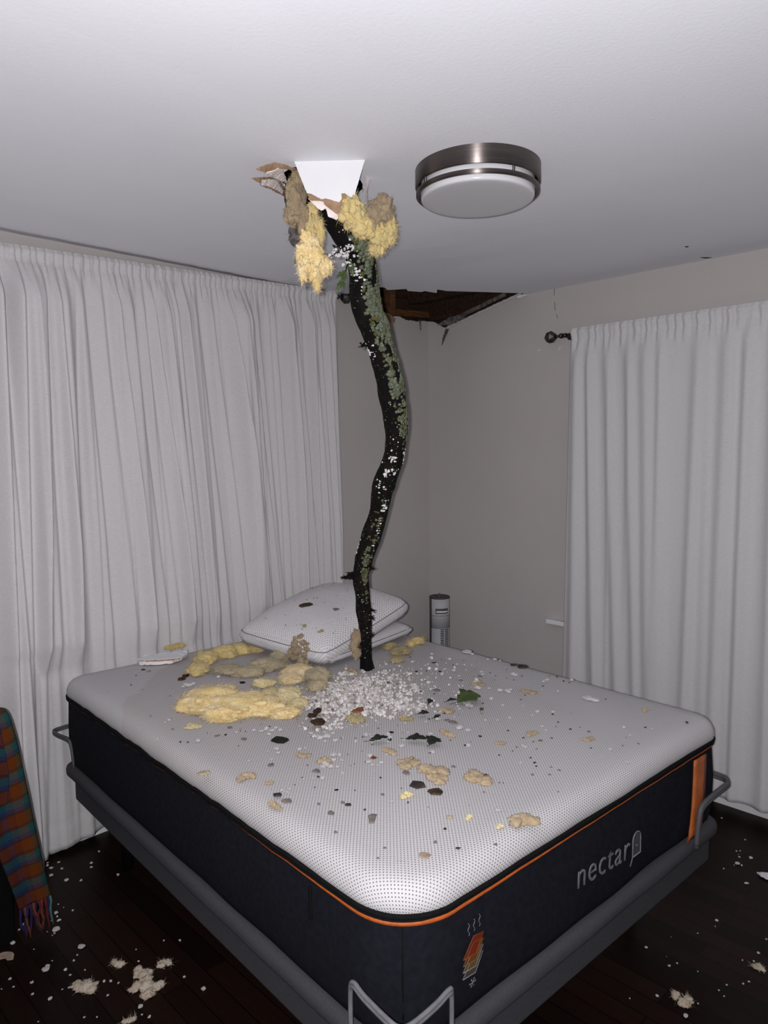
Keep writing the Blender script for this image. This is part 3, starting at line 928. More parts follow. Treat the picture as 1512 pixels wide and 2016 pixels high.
wl = [(XMIN, 0), (0, 0), (0, 2.492)] + [tuple(q) for q in jagged([Vector(p) for p in [(-.02, 2.49), (-.10, 2.482), (-.2, 2.478), (-.29, 2.49), (-.33, 2.472), (-.40, 2.462), (-.45, 2.475), (-.47, 2.53), (-.52, 2.56)]], .004, .012, 5, False)] + [(-.52, 2.56)] + [(-.60, 2.60), (XMIN, 2.60)]
sheet('wall_left', wl, [], [], lambda q: Vector((q.x, 0, q.y)), (0, .013, 0), M['wall'])
wr = [(0, 0), (YMIN, 0), (YMIN, 2.60), (-.76, 2.60), (-.735, 2.558), (-.69, 2.546), (-.5, 2.51), (-.33, 2.472), (-.16, 2.436), (-.12, 2.44), (-.09, 2.46), (-.04, 2.485), (0, 2.492)]
sheet('wall_right', wr, [], [], lambda q: Vector((0, q.x, q.y)), (.013, 0, 0), M['wall'])
for nm, lo, hi in (('wall_front', (XMIN, YMIN-.02, 0), (0, YMIN, 2.6)), ('wall_back', (XMIN-.02, YMIN, 0), (XMIN, 0, 2.6))):
    box(nm, lo, hi, M['wall_bounce'], bevel=0)['kind'] = 'structure'
box('floor', (XMIN, YMIN, -.02), (0, 0, 0), M['floor'], bevel=0)['kind'] = 'structure'
def baseboard(name, a, b, d):
    bm = bmesh.new(); a, b, d = Vector(a), Vector(b), Vector(d)
    prof = [(0, 0), (.016, 0), (.016, .085), (.011, .098), (.006, .108), (0, .110)]
    r = [[bm.verts.new(e+d*p+Vector((0, 0, z))) for p, z in prof] for e in (a, b)]
    for i in range(len(prof)): bm.faces.new((r[0][i], r[0][(i+1) % 6], r[1][(i+1) % 6], r[1][i]))
    bm.faces.new(r[0]); bm.faces.new(r[1])
    bmobj(name, bm, M['trim'], None, False)['kind'] = 'structure'
baseboard('baseboard_right', (0, -.016, 0), (0, YMIN, 0), (-1, 0, 0))
baseboard('baseboard_left', (XMIN, 0, 0), (0, 0, 0), (0, -1, 0))
box('trim_1', (-.045, -2.25, .715), (0, -.905, .74), M['trim'], bevel=.004)['kind'] = 'structure'      # window stool, its left end shows beside the curtain
box('trim_2', (-.012, -2.22, .64), (0, -1.06, .715), M['trim'], bevel=.002)['kind'] = 'structure'

# the roof space seen through the torn corner
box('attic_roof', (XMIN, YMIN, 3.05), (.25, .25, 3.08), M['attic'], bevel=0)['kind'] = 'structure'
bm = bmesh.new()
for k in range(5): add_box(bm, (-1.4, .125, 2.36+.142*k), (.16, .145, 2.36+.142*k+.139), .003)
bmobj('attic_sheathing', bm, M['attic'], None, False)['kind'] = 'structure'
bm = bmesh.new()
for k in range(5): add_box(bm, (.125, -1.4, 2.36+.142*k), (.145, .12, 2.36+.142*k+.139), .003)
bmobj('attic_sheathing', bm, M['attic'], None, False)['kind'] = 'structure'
def timber(name, lo, hi, mat, label, cat, mtx=None):
    bm = bmesh.new(); add_box(bm, lo, hi, .004); o = bmobj(name, bm, mat, None, False)
    c = Vector([(a+b)/2 for a, b in zip(lo, hi)])
    if mtx is not None: o.data.transform(Matrix.Translation(c) @ mtx @ Matrix.Translation(-c))
    return tag(o, label, cat)
timber('wall_stud', (-.315, .02, 2.36), (-.275, .115, 2.70), M['lath'], 'upright brown stud in the torn upper corner, behind the branch', 'beam')
timber('wall_lath', (-.27, .045, 2.515), (.06, .075, 2.556), M['lath'], 'orange-brown horizontal lath across the hole in the upper corner', 'lath', Matrix.Rotation(math.radians(-4), 4, 'Y'))
timber('wall_lath', (-.47, .05, 2.55), (-.32, .075, 2.61), M['lath'], 'broken brown lath at the left end of the corner hole beside the branch', 'lath', Matrix.Rotation(math.radians(12), 4, 'Y'))
timber('wall_lath', (-.45, .05, 2.46), (-.30, .07, 2.50), M['lath'], 'short dark lath low in the corner hole next to the branch', 'lath', Matrix.Rotation(math.radians(-8), 4, 'Y'))
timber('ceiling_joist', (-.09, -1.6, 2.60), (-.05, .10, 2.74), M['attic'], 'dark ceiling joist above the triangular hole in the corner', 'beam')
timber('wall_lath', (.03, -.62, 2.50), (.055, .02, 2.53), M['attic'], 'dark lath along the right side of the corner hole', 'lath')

def strip(name, a, b, wv, th, mat, jag=.004, seed=1):
    a, b, wv = Vector(a), Vector(b), Vector(wv)
    return slab(name, [a, b, b+wv, a+wv], th, mat, None, jag, seed)
o = strip('corner_tape', (-.006, -.70, 2.546), (-.012, -.165, 2.425), (-.003, .0, .013), (-.004, 0, 0), M['wall'], .003, 4)
tag(o, 'thin pale strip of corner tape running diagonally under the hole in the corner', 'drywall tape')
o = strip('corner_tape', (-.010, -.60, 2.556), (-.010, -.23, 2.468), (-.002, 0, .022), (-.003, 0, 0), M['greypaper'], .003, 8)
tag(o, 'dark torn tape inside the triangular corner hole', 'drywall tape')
o = slab('torn_paper', [(-.008, -.15, 2.43), (-.010, -.175, 2.425), (-.028, -.155, 2.36), (-.032, -.135, 2.325), (-.020, -.132, 2.37)], (-.002, .001, 0), M['greypaper'], None, .004, 9)
tag(o, 'dark curled strip of torn paper hanging below the end of the corner tape', 'torn paper')
o = slab('torn_paper', [(-.10, -.006, 2.49), (-.085, -.006, 2.49), (-.086, -.012, 2.43), (-.093, -.012, 2.425)], (0, -.002, 0), M['greypaper'], None, .003, 10)
tag(o, 'short black strip of paper dangling from the hole near the wall corner', 'torn paper')
o = slab('torn_paper', [(-.50, -.006, 2.53), (-.34, -.006, 2.485), (-.31, -.012, 2.47), (-.33, -.018, 2.44), (-.36, -.016, 2.455), (-.375, -.02, 2.42), (-.40, -.018, 2.45), (-.45, -.012, 2.43), (-.48, -.008, 2.40)], (0, -.002, 0), M['paper'], None, .006, 11)
tag(o, 'ragged brown paper hanging from the corner hole just right of the branch', 'torn paper')
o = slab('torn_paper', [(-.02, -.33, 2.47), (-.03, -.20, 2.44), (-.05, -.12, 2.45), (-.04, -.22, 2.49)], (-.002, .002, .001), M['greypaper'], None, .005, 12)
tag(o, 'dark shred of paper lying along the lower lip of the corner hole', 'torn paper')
o = slab('torn_paper', [(-.03, -.715, 2.541), (-.008, -.74, 2.541), (-.012, -.70, 2.53), (-.035, -.69, 2.532)], (0, 0, -.003), M['flapwhite'], None, .004, 13)
tag(o, 'small white scrap of paper at the right tip of the corner hole', 'torn paper')
lab = ['short dark hairline crack at the top of the right wall', 'dark crack in the right wall halfway down to the curtain finial', 'faint lowest crack in the right wall just above the finial']
for (pts, l_) in zip(CRACKS, lab):
    bm = bmesh.new(); add_tube(bm, pts, .0012, 5); tag(bmobj('plaster_crack', bm, M['greypaper']), l_, 'crack', 'cracks in the right wall')
for (x, y, l_, dx, dy) in ((-.045, -1.73, 'dark split in the ceiling beside the right wall', .030, -.026), (-.289, -1.745, 'small dark nick in the ceiling farther from the right wall', .010, -.008)):
    bm = bmesh.new(); add_tube(bm, [(x-dx*.7, y-dy*.7, ZC-.001), (x, y, ZC-.002), (x+dx*.7, y+dy*.7, ZC-.001)], [.0006, .003, .0006], 6); tag(bmobj('plaster_crack', bm, M['blackchip']), l_, 'crack')
for (y, z, a, l_) in ((-.812, 2.228, 5, 'small pale level scuff on the right wall under the finial'), (-.945, 2.225, 55, 'small pale slanting scuff on the right wall nearer the curtain')):
    bm = bmesh.new(); c, s = math.cos(math.radians(a)), math.sin(math.radians(a))
    add_tube(bm, [(-.0005, y-.014*c*-1, z-.014*s), (-.001, y, z), (-.0005, y-.014*c, z+.014*s)], [.001, .004, .001], 6); tag(bmobj('wall_scuff', bm, M['gypsum']), l_, 'scuff')
for z, l_ in ((2.262, 'small white plastic bracket on the right wall just below the curtain rod'), (2.146, 'small white plastic bracket on the right wall, lower one beside the curtain edge')):
    bm = bmesh.new(); add_box(bm, (-.022, -1.075, z-.011), (0, -1.028, z+.011), .003); tag(bmobj('blind_bracket', bm, M['trim'], None, False), l_, 'bracket')

# ------------------------------------------------------------------ curtain rods and curtains
def rod(name, pts, r, fin_dir, brackets, label):
    a, b = Vector(pts[0]), Vector(pts[1]); root = empty(name, a); d = (b-a).normalized()
    loc = lambda p: Vector(p)-a
    tube('rod', [loc(a), loc(b)], r, M['bronze'], root, 14)
    fc = loc(a)-d*.062
    rot = d.to_track_quat('Z', 'Y').to_matrix().to_4x4()
    bm = bmesh.new()                                   # faceted finial
    n = 7; rings = []
    for rr, zz, ph in ((.010, -.034, 0), (.031, -.014, .5), (.033, .008, 0), (.017, .029, .5)):
        rings.append([bm.verts.new((rr*math.cos(2*math.pi*(k+ph)/n), rr*math.sin(2*math.pi*(k+ph)/n), zz)) for k in range(n)])
    for i in range(3):
        off = i % 2
        for k in range(n):
            A, B_ = rings[i], rings[i+1]
            if i % 2 == 0:
                bm.faces.new((A[k], A[(k+1) % n], B_[k])); bm.faces.new((A[(k+1) % n], B_[(k+1) % n], B_[k]))
            else:
                bm.faces.new((A[k], A[(k+1) % n], B_[(k+1) % n])); bm.faces.new((A[k], B_[(k+1) % n], B_[k]))
    bm.faces.new(rings[0]); bm.faces.new(rings[-1])
    f = bmobj('finial', bm, M['bronze'], root, False); f.matrix_local = Matrix.Translation(fc) @ rot
    tube('finial_neck', [loc(a)-d*.038, loc(a)+d*.004], .0075, M['bronze'], root, 12)
    tube('end_collar', [loc(a)-d*.004, loc(a)+d*.010], .0135, M['bronze'], root, 14)
    for p, wall in brackets:
        p = Vector(p); wv = Vector(wall)
        bm = bmesh.new(); add_tube(bm, [loc(p), loc(p+wv)], .006, 8); add_tube(bm, [loc(p+wv*.92), loc(p+wv)], .020, 12); add_tube(bm, [loc(p-d*.006), loc(p+d*.006)], .0125, 12)
        bmobj('bracket', bm, M['bronze'], root)
    tag(root, label, 'curtain rod')
    return root
rod('curtain_rod', [(-.052, -.985, 2.281), (-.052, -3.3, 2.281)], .008, None, [((-.052, -1.012, 2.281), (.052, 0, 0))], 'dark curtain rod with faceted finial on the right wall')
def ztop(x): return 2.488+(x+2.51)*.036
rod('curtain_rod', [(-.80, -.046, ztop(-.80)-.024), (-3.5, -.046, ztop(-3.5)-.024)], .008, None, [((-1.80, -.046, ztop(-1.8)-.024), (0, .046, 0)), ((-.812, -.046, ztop(-.812)-.024), (0, .046, 0))], 'dark curtain rod behind the tops of the left curtains, finial by the branch')

def lerp_list(L_, t):
    for i in range(len(L_)-1):
        if t <= L_[i+1][0] or i == len(L_)-2:
            a, b = L_[i], L_[i+1]; k = (t-a[0])/(b[0]-a[0]); return a[1]+(b[1]-a[1])*k
def curtain(name, label, t0, t1, b0, b1, topz, botz, place, folds, seed, gather, base, mat, nz=150, ds=.005, amp=lambda a, z: 1.0, soft=False):
    """Cloth from top span t0..t1 to bottom span b0..b1 (metres along the wall). folds: (top, bottom, amp, width, sharpness)."""
    rnd = random.Random(seed)
    ns = int(abs(t1-t0)/ds)
    gph = [rnd.uniform(0, 6.28) for _ in range(4)]
    V, F, UV = [], [], []
    zs = []
    for j in range(nz+1):
        t = j/nz; zs.append(t**1.35)
    for j, t in enumerate(zs):
        for i in range(ns+1):
            s = i/ns
            ta, ba = t0+(t1-t0)*s, b0+(b1-b0)*s
            zt_, zb_ = topz(ta), botz(ba)
            z = zt_+(zb_-zt_)*t
            a = ta+(ba-ta)*t
            drop = zt_-z
            fd = min(1.0, max(0.0, (drop-.015)/.22)); fd = fd*fd*(3-2*fd)
            d = 0.0
            for (ft, fb, am, wd, sh) in folds:
                q = a-(ft+(fb-ft)*t)
                if abs(q) > 5*wd: continue
                if soft: g = math.exp(-(q/wd)**2)
                else: g = math.exp(-(q/(wd*1.5))**2) if q < 0 else math.exp(-(q/(wd*sh))**2)
                d += am*g
            # gathered heading: fine tucks fading below the stitch line
            gz = math.exp(-(max(0, drop-.065)/.05)**2)
            gw = math.sin(ta*gather+gph[0]+2.2*math.sin(ta*17+gph[1]))+.6*math.sin(ta*gather*1.73+gph[2]+1.6*math.sin(ta*23+gph[3]))
            gx = noise.noise(Vector((ta*60, drop*14, seed)))
            d = d*fd*amp(a, z)+.0045*gz*gw*(.4+.6*min(1, drop/.02))+.004*gz*gx
            d += .010*math.exp(-((drop-.022)/.014)**2) - .004*math.exp(-((drop-.062)/.006)**2)
            d += .004*noise.noise(Vector((a*9, z*2.2, seed+7)))*fd
            # hem
            hz = z-zb_
            d += .0015 if hz < .11 else 0.0
            d -= .003*math.exp(-((hz-.112)/.006)**2)
            V.append(place(a, z, base(a, z)+d)); UV.append((a, z))
    for j in range(nz):
        for i in range(ns):
            k = j*(ns+1)+i
            F.append((k, k+1, k+ns+2, k+ns+1))
    o = mesh(name, V, F, mat, None, True, UV)
    sm = o.modifiers.new('thickness', 'SOLIDIFY'); sm.thickness = .0012; sm.offset = 0
    return tag(o, label, 'curtain')
rnd = random.Random(11)
def fill(folds, a0, a1, skew0, skew1, n, am, wd, seed):
    r = random.Random(seed)
    for _ in range(n):
        x = r.uniform(a0, a1); k = (x-a0)/(a1-a0)
        folds.append((x, x+skew0+(skew1-skew0)*k+r.uniform(-.03, .03), r.uniform(.4, 1)*am, r.uniform(.6, 1.4)*wd, r.uniform(.35, .9)))
# left wall: measured creases (top X, X at the bottom of the cloth)
def low(xt, xb): return xt+(xb-xt)*2.45/1.7
L1 = [(-2.463, low(-2.463, -2.49), .040, .030, .45), (-2.373, low(-2.373, -2.43), .030, .022, .5), (-2.327, low(-2.327, -2.276), .018, .022, .4), (-2.25, -2.33, .020, .03, .6), (-2.219, low(-2.219, -2.13), .022, .028, .35),
      (-2.082, low(-2.082, -1.932), .024, .026, .22), (-2.030, low(-2.03, -1.863), .014, .022, .4), (-1.919, low(-1.919, -1.738), .022, .024, .25), (-1.86, low(-1.86, -1.69), .014, .02, .4), (-1.805, low(-1.805, -1.645), .016, .014, .5), (-2.15, low(-2.15, -2.03), .016, .03, .5), (-1.97, low(-1.97, -1.81), .012, .02, .5)]
fill(L1, -2.45, -1.8, .0, .18, 7, .022, .05, 15)
fill(L1, -3.2, -2.5, -.05, -.03, 22, .030, .028, 4)
fill(L1, -2.45, -1.8, .0, .2, 26, .007, .012, 5)
L1 += [(-2.60, -2.56, .028, .06, .8), (-2.42, -2.36, .03, .05, .6), (-2.54, -2.50, .034, .025, .5)]
L2 = [(-1.755, low(-1.755, -1.60), .014, .016, .4), (-1.70, low(-1.70, -1.53), .012, .02, .5), (-1.62, low(-1.62, -1.43), .018, .026, .35), (-1.536, low(-1.536, -1.30), .022, .026, .22), (-1.422, low(-1.422, -1.226), .024, .022, .2), (-1.46, low(-1.46, -1.27), .012, .014, .4),
      (-1.36, low(-1.36, -1.20), .012, .020, .4), (-1.252, low(-1.252, -1.148), .020, .024, .3), (-1.18, low(-1.18, -1.05), .012, .018, .4), (-1.115, low(-1.115, -.966), .020, .018, .18), (-1.024, low(-1.024, -.884), .020, .018, .2), (-.965, low(-.965, -.86), .012, .014, .4), (-.915, low(-.915, -.825), .020, .016, .25), (-.86, low(-.86, -.80), .010, .012, .4)]
fill(L2, -1.76, -.84, .2, .08, 30, .007, .011, 6)
fill(L2, -1.76, -.84, .2, .08, 9, .022, .045, 16)
plL = lambda a, z, d: Vector((a, -d, z))
def ampL(a, z):
    k = max(0, min(1, (z-.78)/.12)); out = max(0, min(1, (-2.42-a)/.06))
    return max(.6+.85*k, 1.35*out)
def baseL(a, z):
    k = max(0, min(1, (z-.80)/.5)); out = max(0, min(1, (-2.40-a)/.10)); top = max(0, min(1, (z-2.25)/.2))
    return ((.030+.018*k)*(1-out)+.045*out)*(1-top)+.056*top
curtain('curtain', 'pale grey linen curtain on the left wall, leftmost panel reaching the floor', -3.3, -1.766, -3.35, low(-1.766, -1.600), ztop, lambda x: .012+.02*max(0, min(1, (x+2.5)/.3))+.02*max(0, min(1, (-2.56-x)/.1)), plL, L1, 3, 190, baseL, M['linen'], amp=ampL)
curtain('curtain', 'pale grey linen curtain behind the bed head, panel next to the wall corner', -1.800, -.815, low(-1.800, -1.640), -.78, ztop, lambda x: .03, plL, L2, 9, 200, baseL, M['linen'], amp=ampL)
RF = []
for yt, yb in ((-1.100, -1.10), (-1.165, -1.24), (-1.262, -1.37), (-1.375, -1.47), (-1.47, -1.53), (-1.545, -1.575), (-1.73, -1.69), (-1.855, -1.83), (-1.945, -1.93), (-2.06, -2.06), (-2.15, -2.17), (-2.28, -2.29), (-2.38, -2.40)):
    r_ = random.Random(int(-yt*1000)); RF.append((-yt, -yb, r_.uniform(.018, .027), r_.uniform(.026, .038), 1))
fill(RF, 1.08, 2.45, 0, 0, 14, .006, .018, 8)
plR = lambda a, z, d: Vector((-d, -a, z))
curtain('curtain', 'pale grey linen curtain with broad soft folds on the right wall', 1.060, 2.45, 1.030, 2.44, lambda a: 2.309, lambda a: .062, plR, RF, 21, 120, lambda a, z: .072, M['linen2'], soft=True)

# ------------------------------------------------------------------ ceiling light
cl = tag(empty('ceiling_light', (-1.628, -1.660, ZC)), 'round flush ceiling light with brushed nickel band and white glass', 'ceiling light')
cl.scale = (.966, .966, .90)
lathe('metal_band', [(.195, 0), (.1985, -.001), (.1985, -.060), (.197, -.062), (.190, -.062), (.190, -.004)], M['nickel'], cl, 96, True)
lathe('trim_ring', [(.196, -.080), (.196, -.090), (.194, -.092), (.186, -.092), (.184, -.090), (.184, -.080), (.186, -.078), (.194, -.078)], M['nickel'], cl, 96, True)
lathe('glass_diffuser', [(.182, -.004), (.181, -.085), (.180, -.1005), (.1785, -.1045), (.175, -.1068), (.169, -.1078), (.15, -.1082), (.10, -.1084), (.04, -.1085), (.002, -.1085)], M['opal'], cl, 96)
for k in range(4):
    a = math.radians(252+90*k)
    p = tube('post', [(.191*math.cos(a), .191*math.sin(a), -.058), (.191*math.cos(a), .191*math.sin(a), -.082)], .0042, M['nickel'], cl, 10)

# ------------------------------------------------------------------ bed base and mattress
W_, L_ = 1.512, 2.032
def rrect(u0, v0, u1, v1, r, nc=8, ns=36, rn=None):
    """Rounded rectangle as (point, normal, u-v anchor) going round counter-clockwise."""
    out = []
    rn = rn or r; R4 = [r, r, r, rn]
    cs = [((u1-r, v0+r), -90), ((u1-r, v1-r), 0), ((u0+r, v1-r), 90), ((u0+rn, v0+rn), 180)]
    for i, (c, a0) in enumerate(cs):
        r = R4[i]
        for k in range(nc+1):
            a = math.radians(a0+90*k/nc); n = Vector((math.cos(a), math.sin(a)))
            out.append((Vector(c)+n*r, n))
        nc_, na0 = cs[(i+1) % 4]
        a = math.radians(a0+90); n = Vector((math.cos(a), math.sin(a)))
        p0 = Vector(c)+n*r; p1 = Vector(nc_)+n*R4[(i+1) % 4]
        for k in range(1, ns): out.append((p0.lerp(p1, k/ns), n))
    return out
def ringsurf(name, path, prof, mat, parent, wob=None, cap_top=False, cap_bot=False, uv=False):
    V, F, UV = [], [], []; n = len(path); arc = 0.0; prev = None; arcs = []
    for ins, z in prof:
        if prev: arc += math.hypot(ins-prev[0], z-prev[1])
        arcs.append(arc); prev = (ins, z)
    for j, (ins, z) in enumerate(prof):
        for i, (p, nr) in enumerate(path):
            q = p-nr*ins; dz = wob(p, z, j) if wob else (0, 0)
            q = q+nr*dz[0]
            V.append((q.x, q.y, z+dz[1]))
            k = arcs[-1]-arcs[j]; b = p-nr*prof[-1][0]+nr*k
            UV.append((b.x, b.y))
    for j in range(len(prof)-1):
        for i in range(n):
            F.append((j*n+i, j*n+(i+1) % n, (j+1)*n+(i+1) % n, (j+1)*n+i))
    if cap_top: F.append([(len(prof)-1)*n+i for i in range(n)])
    if cap_bot: F.append([i for i in range(n)][::-1])
    return mesh(name, V, F, mat, parent, True, UV if uv else None)

base = tag(empty('adjustable_bed_base', bl(0, 0, 0), BED['rot']), 'dark grey upholstered adjustable bed base under the mattress', 'bed base')
box('frame_box', (.029, .029, .25), (W_-.012, L_-.029, .3565), M['basefab'], base, .008, 3)
pth = rrect(-.004, -.004, W_+.006, L_+.008, .05)
ringsurf('deck', pth, [(.03, .357), (.008, .359), (.002, .366), (0, .375), (0, .388), (.004, .400), (.014, .408), (.03, .410)], M['basefab'], base,
         wob=lambda p, z, j: (.003*noise.noise(Vector((p.x*5, p.y*5, z*8))), .004*noise.noise(Vector((p.x*3, p.y*3, 4))) if z > .38 else 0), cap_top=True, cap_bot=True)
for u in (.15, W_-.15):
    for v in (.25, L_-.25): tube('leg', [(u, v, 0), (u, v, .255)], [.022, .028], M['furn'], base, 16)
def smooth_path(P, n=6):
    P = [Vector(p) for p in P]; out = []
    for i in range(len(P)-1):
        a, b, c, d = P[max(i-1, 0)], P[i], P[i+1], P[min(i+2, len(P)-1)]
        for k in range(n):
            t = k/n
            out.append(.5*((2*b)+(c-a)*t+(2*a-5*b+4*c-d)*t*t+(3*b-a-3*c+d)*t**3))
    return out+[P[-1]]
def retainer(P, mat, r=.0072):
    bm = bmesh.new(); pts = smooth_path(P, 5)
    for off in (-.0045, .0045):
        add_tube(bm, [p+Vector((0, 0, off)) for p in pts], r*.75, 8)
    return bmobj('mattress_retainer', bm, mat, base)
retainer([(-.026, .135, .425), (-.026, .135, .525), (-.028, .120, .548), (-.034, .08, .546), (-.040, .00, .546), (-.036, -.030, .546), (-.010, -.040, .546), (.06, -.036, .546), (.105, -.030, .548), (.118, -.026, .53), (.118, -.026, .43)], M['steel'])
retainer([(1.288, -.018, .40), (1.296, -.020, .48), (1.315, -.022, .525), (1.38, -.028, .542), (1.47, -.030, .546), (1.502, -.024, .546), (1.528, .01, .546), (1.530, .10, .53), (1.530, .12, .40)], M['greybar'], .0105)
retainer([(-.018, 1.86, .45), (-.020, 1.875, .53), (-.024, 1.90, .55), (-.034, 1.985, .546), (-.034, 2.035, .546), (-.010, 2.052, .546), (.06, 2.056, .546), (.10, 2.054, .53), (.10, 2.054, .44)], M['greybar'])

mt = tag(empty('mattress', bl(0, 0, .44), BED['rot']), 'thick mattress with white perforated cover over dark navy sides and orange piping', 'mattress')
ZB = .44
def wobS(p, z, j):
    return (.005*noise.noise(Vector((p.x*4, p.y*4, z*6)))+.004*math.sin(min(1, max(0, (z-.46)/.2))*math.pi), 0)
def zipw(p):
    k = 1.0 if p.x < .06 and p.y > .35 else .25
    return k*(.007*noise.noise(Vector((p.x*9, p.y*9, 2)))+.003*noise.noise(Vector((p.x*25, p.y*25, 5))))
mp = rrect(.004, .006, W_, L_, .085, 12, 80, .15)
ringsurf('side_panel', mp, [(.05, -.032), (.022, -.028), (.008, -.016), (.002, .010), (0, .06), (0, .14), (0, .205), (.002, .243), (.004, .260)], M['navy'], mt,
         wob=lambda p, z, j: (wobS(p, z+ZB, j)[0], zipw(p) if j >= 7 else (.006*noise.noise(Vector((p.x*3, p.y*3, 1))) if j < 4 else 0)), cap_bot=True)
def cover_wob(p, z, j):
    e = .0035*noise.noise(Vector((p.x*6, p.y*6, z*9)))
    return (e*.6, zipw(p)*max(0, 1-j/3) + .002*noise.noise(Vector((p.x*3, p.y*3, 9))))
cov = [(.002, .262), (-.002, .269), (-.004, .279), (-.003, .290), (.001, .301), (.007, .312), (.016, .321), (.028, .327), (.045, .331), (.07, .333), (.085, .3335)]
top = ringsurf('cover', mp, cov, M['cover'], mt, wob=cover_wob, uv=True)
# fill the top with a grid-like cap
me = top.data
bm = bmesh.new(); bm.from_mesh(me); uvl = bm.loops.layers.uv.verify(); bm.verts.ensure_lookup_table()
n = len(mp); last = [bm.verts[(len(cov)-1)*n+i] for i in range(n)]
for v in last: v.co.z = .3335
f = bm.faces.new(last)
for lp in f.loops: lp[uvl].uv = (lp.vert.co.x, lp.vert.co.y)
f.smooth = True
bmesh.ops.recalc_face_normals(bm, faces=bm.faces[:]); bm.to_mesh(me); bm.free()
def edge_tube(name, z, r, mat, out, sel=None):
    pts = [(p+nr*out, z+zipw(p)) for p, nr in mp]
    bm = bmesh.new(); P = [Vector((q.x, q.y, zz)) for q, zz in pts]; P.append(P[0])
    rr = [r(p) for p, nr in mp]; rr.append(rr[0])
    add_tube(bm, P, rr, 8, False); return bmobj(name, bm, mat, mt)
edge_tube('zipper_tape', .2615, lambda p: .0075, M['black'], .0005)
edge_tube('zipper_teeth', .2535, lambda p: .0050 if p.x < .08 else .0035, M['black'], .0025)
edge_tube('orange_piping', .2485, lambda p: (.0015 if p.x < .06 and p.y > .62 else .0062*max(.35, min(1, 1-(p.y-.12)/.7))) if p.x < .2 and p.y > .1 else .0062*max(.34, 1-1.15*max(0, p.x-.1)/1.2), M['orange'], .003)
tube('corner_seam', [(.0455, .0475, .245), (.0445, .0465, .12), (.048, .049, .03)], .0022, M['black'], mt, 6)
# zip pull on the long side
bm = bmesh.new(); add_box(bm, (-.012, .296, .155), (-.006, .306, .238), .002); bmobj('zipper_pull', bm, M['black'], mt, False)
# leather strap on the foot end
bm = bmesh.new(); k = 14
for i in range(k):
    z0, z1 = .006+(.245-.006)*i/k, .006+(.245-.006)*(i+1)/k
row = []
for i in range(k+1):
    z = -.022+(.243+.022)*i/k; sh = -.028*(1-i/k); bul = -.0085-.004*math.sin(math.pi*i/k)+.0015*noise.noise(Vector((0, 0, z*30)))
    if i == 0: bul = -.002
    row.append([bm.verts.new((1.283+sh*.9+(1.366-1.283)*t/4+.004*(t/4)*0, bul+.0012*noise.noise(Vector((t*2, z*40, 3))), z)) for t in range(5)])
for i in range(k):
    for t in range(4): bm.faces.new((row[i][t], row[i][t+1], row[i+1][t+1], row[i+1][t]))
ex = bmesh.ops.extrude_face_region(bm, geom=bm.faces[:]); bmesh.ops.translate(bm, vec=(0, .006, 0), verts=[g for g in ex['geom'] if isinstance(g, bmesh.types.BMVert)])
st = bmobj('label_strap', bm, M['strap'], mt); tag(st, 'orange leather strap on the foot end')
# lettering
cu = bpy.data.curves.new('lettering', 'FONT'); cu.body = 'nectar'; cu.size = .1; cu.extrude = .0012; cu.offset = -.0012; cu.space_character = 1.12
to = bpy.data.objects.new('lettering_curve', cu); COL.objects.link(to)
dg = bpy.context.evaluated_depsgraph_get(); tm = bpy.data.meshes.new_from_object(to.evaluated_get(dg)); bpy.data.objects.remove(to)
xs = [v.co.x for v in tm.vertices]; x0, x1 = min(xs), max(xs); s = .262/(x1-x0)
for v in tm.vertices: v.co.x = (v.co.x-x0)*s; v.co.y *= s*1.10
lt = link('lettering', tm, M['silver'], mt, False)
lt.matrix_local = Matrix.Translation((.617, -.0095, .103)) @ Matrix.Rotation(math.radians(4.5), 4, 'Y') @ Matrix.Rotation(math.radians(90), 4, 'X')
tag(lt, 'grey embroidered word on the foot end')
# arched badge
def arch(w_, h_, y, grow=0):
    P = [(-w_/2, 0)] + [(w_/2, 0)]
    P += [(w_/2*math.cos(math.radians(a)), h_-w_/2+w_/2*math.sin(math.radians(a))) for a in range(0, 181, 15)]
    return [Vector((a, y, b)) for a, b in P]
bd = slab('badge', [p+Vector((.917, 0, .078)) for p in arch(.040, .066, -.0095)], (0, .002, 0), M['badge'], mt)
P = [p+Vector((.917, 0, .078)) for p in arch(.044, .069, -.0105)]
P = [P[0]+Vector((-.012, 0, -.022)), P[0]]+P[3:][::-1]+[P[1], P[0]]
bm = bmesh.new(); add_tube(bm, P, .0018, 6); add_tube(bm, [(.914, -.0115, .106), (.917, -.0115, .109)], .002, 6); bmobj('badge_outline', bm, M['silver'], bd)
# layer emblem: waves, four sheets, snow sign
em = [(.16, .018, .006), (.13, .042, .009), (.11, .066, .024), (.06, .045, .033)]
mats = [mk('emblem_%d' % i, c, .6, var=tuple(x*.8 for x in c), vscale=60) for i, c in enumerate(em)]
for i in range(3, -1, -1):
    zc_ = .152-.0155*i; y = -.0085-.0006*(4-i)
    Q = [(.172, zc_-.018), (.214, zc_-.022), (.240, zc_+.018), (.206, zc_+.022)]
    o_ = slab('emblem_layer', [Vector((a, y, b)) for a, b in Q], (0, .001, 0), mats[i], mt)
    bm = bmesh.new(); R_ = [Vector((a, y-.0003, b)) for a, b in Q]; add_tube(bm, R_+[R_[0]], .0009, 5); bmobj('emblem_edge', bm, M['silver'] if i > 1 else mats[min(3, i+1)], o_)
for k in range(3):
    x = .190+.018*k; z = .181+.003*k
    bm = bmesh.new(); add_tube(bm, [Vector((x+.0025*math.sin(t*1.1), -.0105, z+.0032*t)) for t in range(10)], .0008, 5); bmobj('emblem_wave', bm, M['silver'], mt)
bm = bmesh.new()
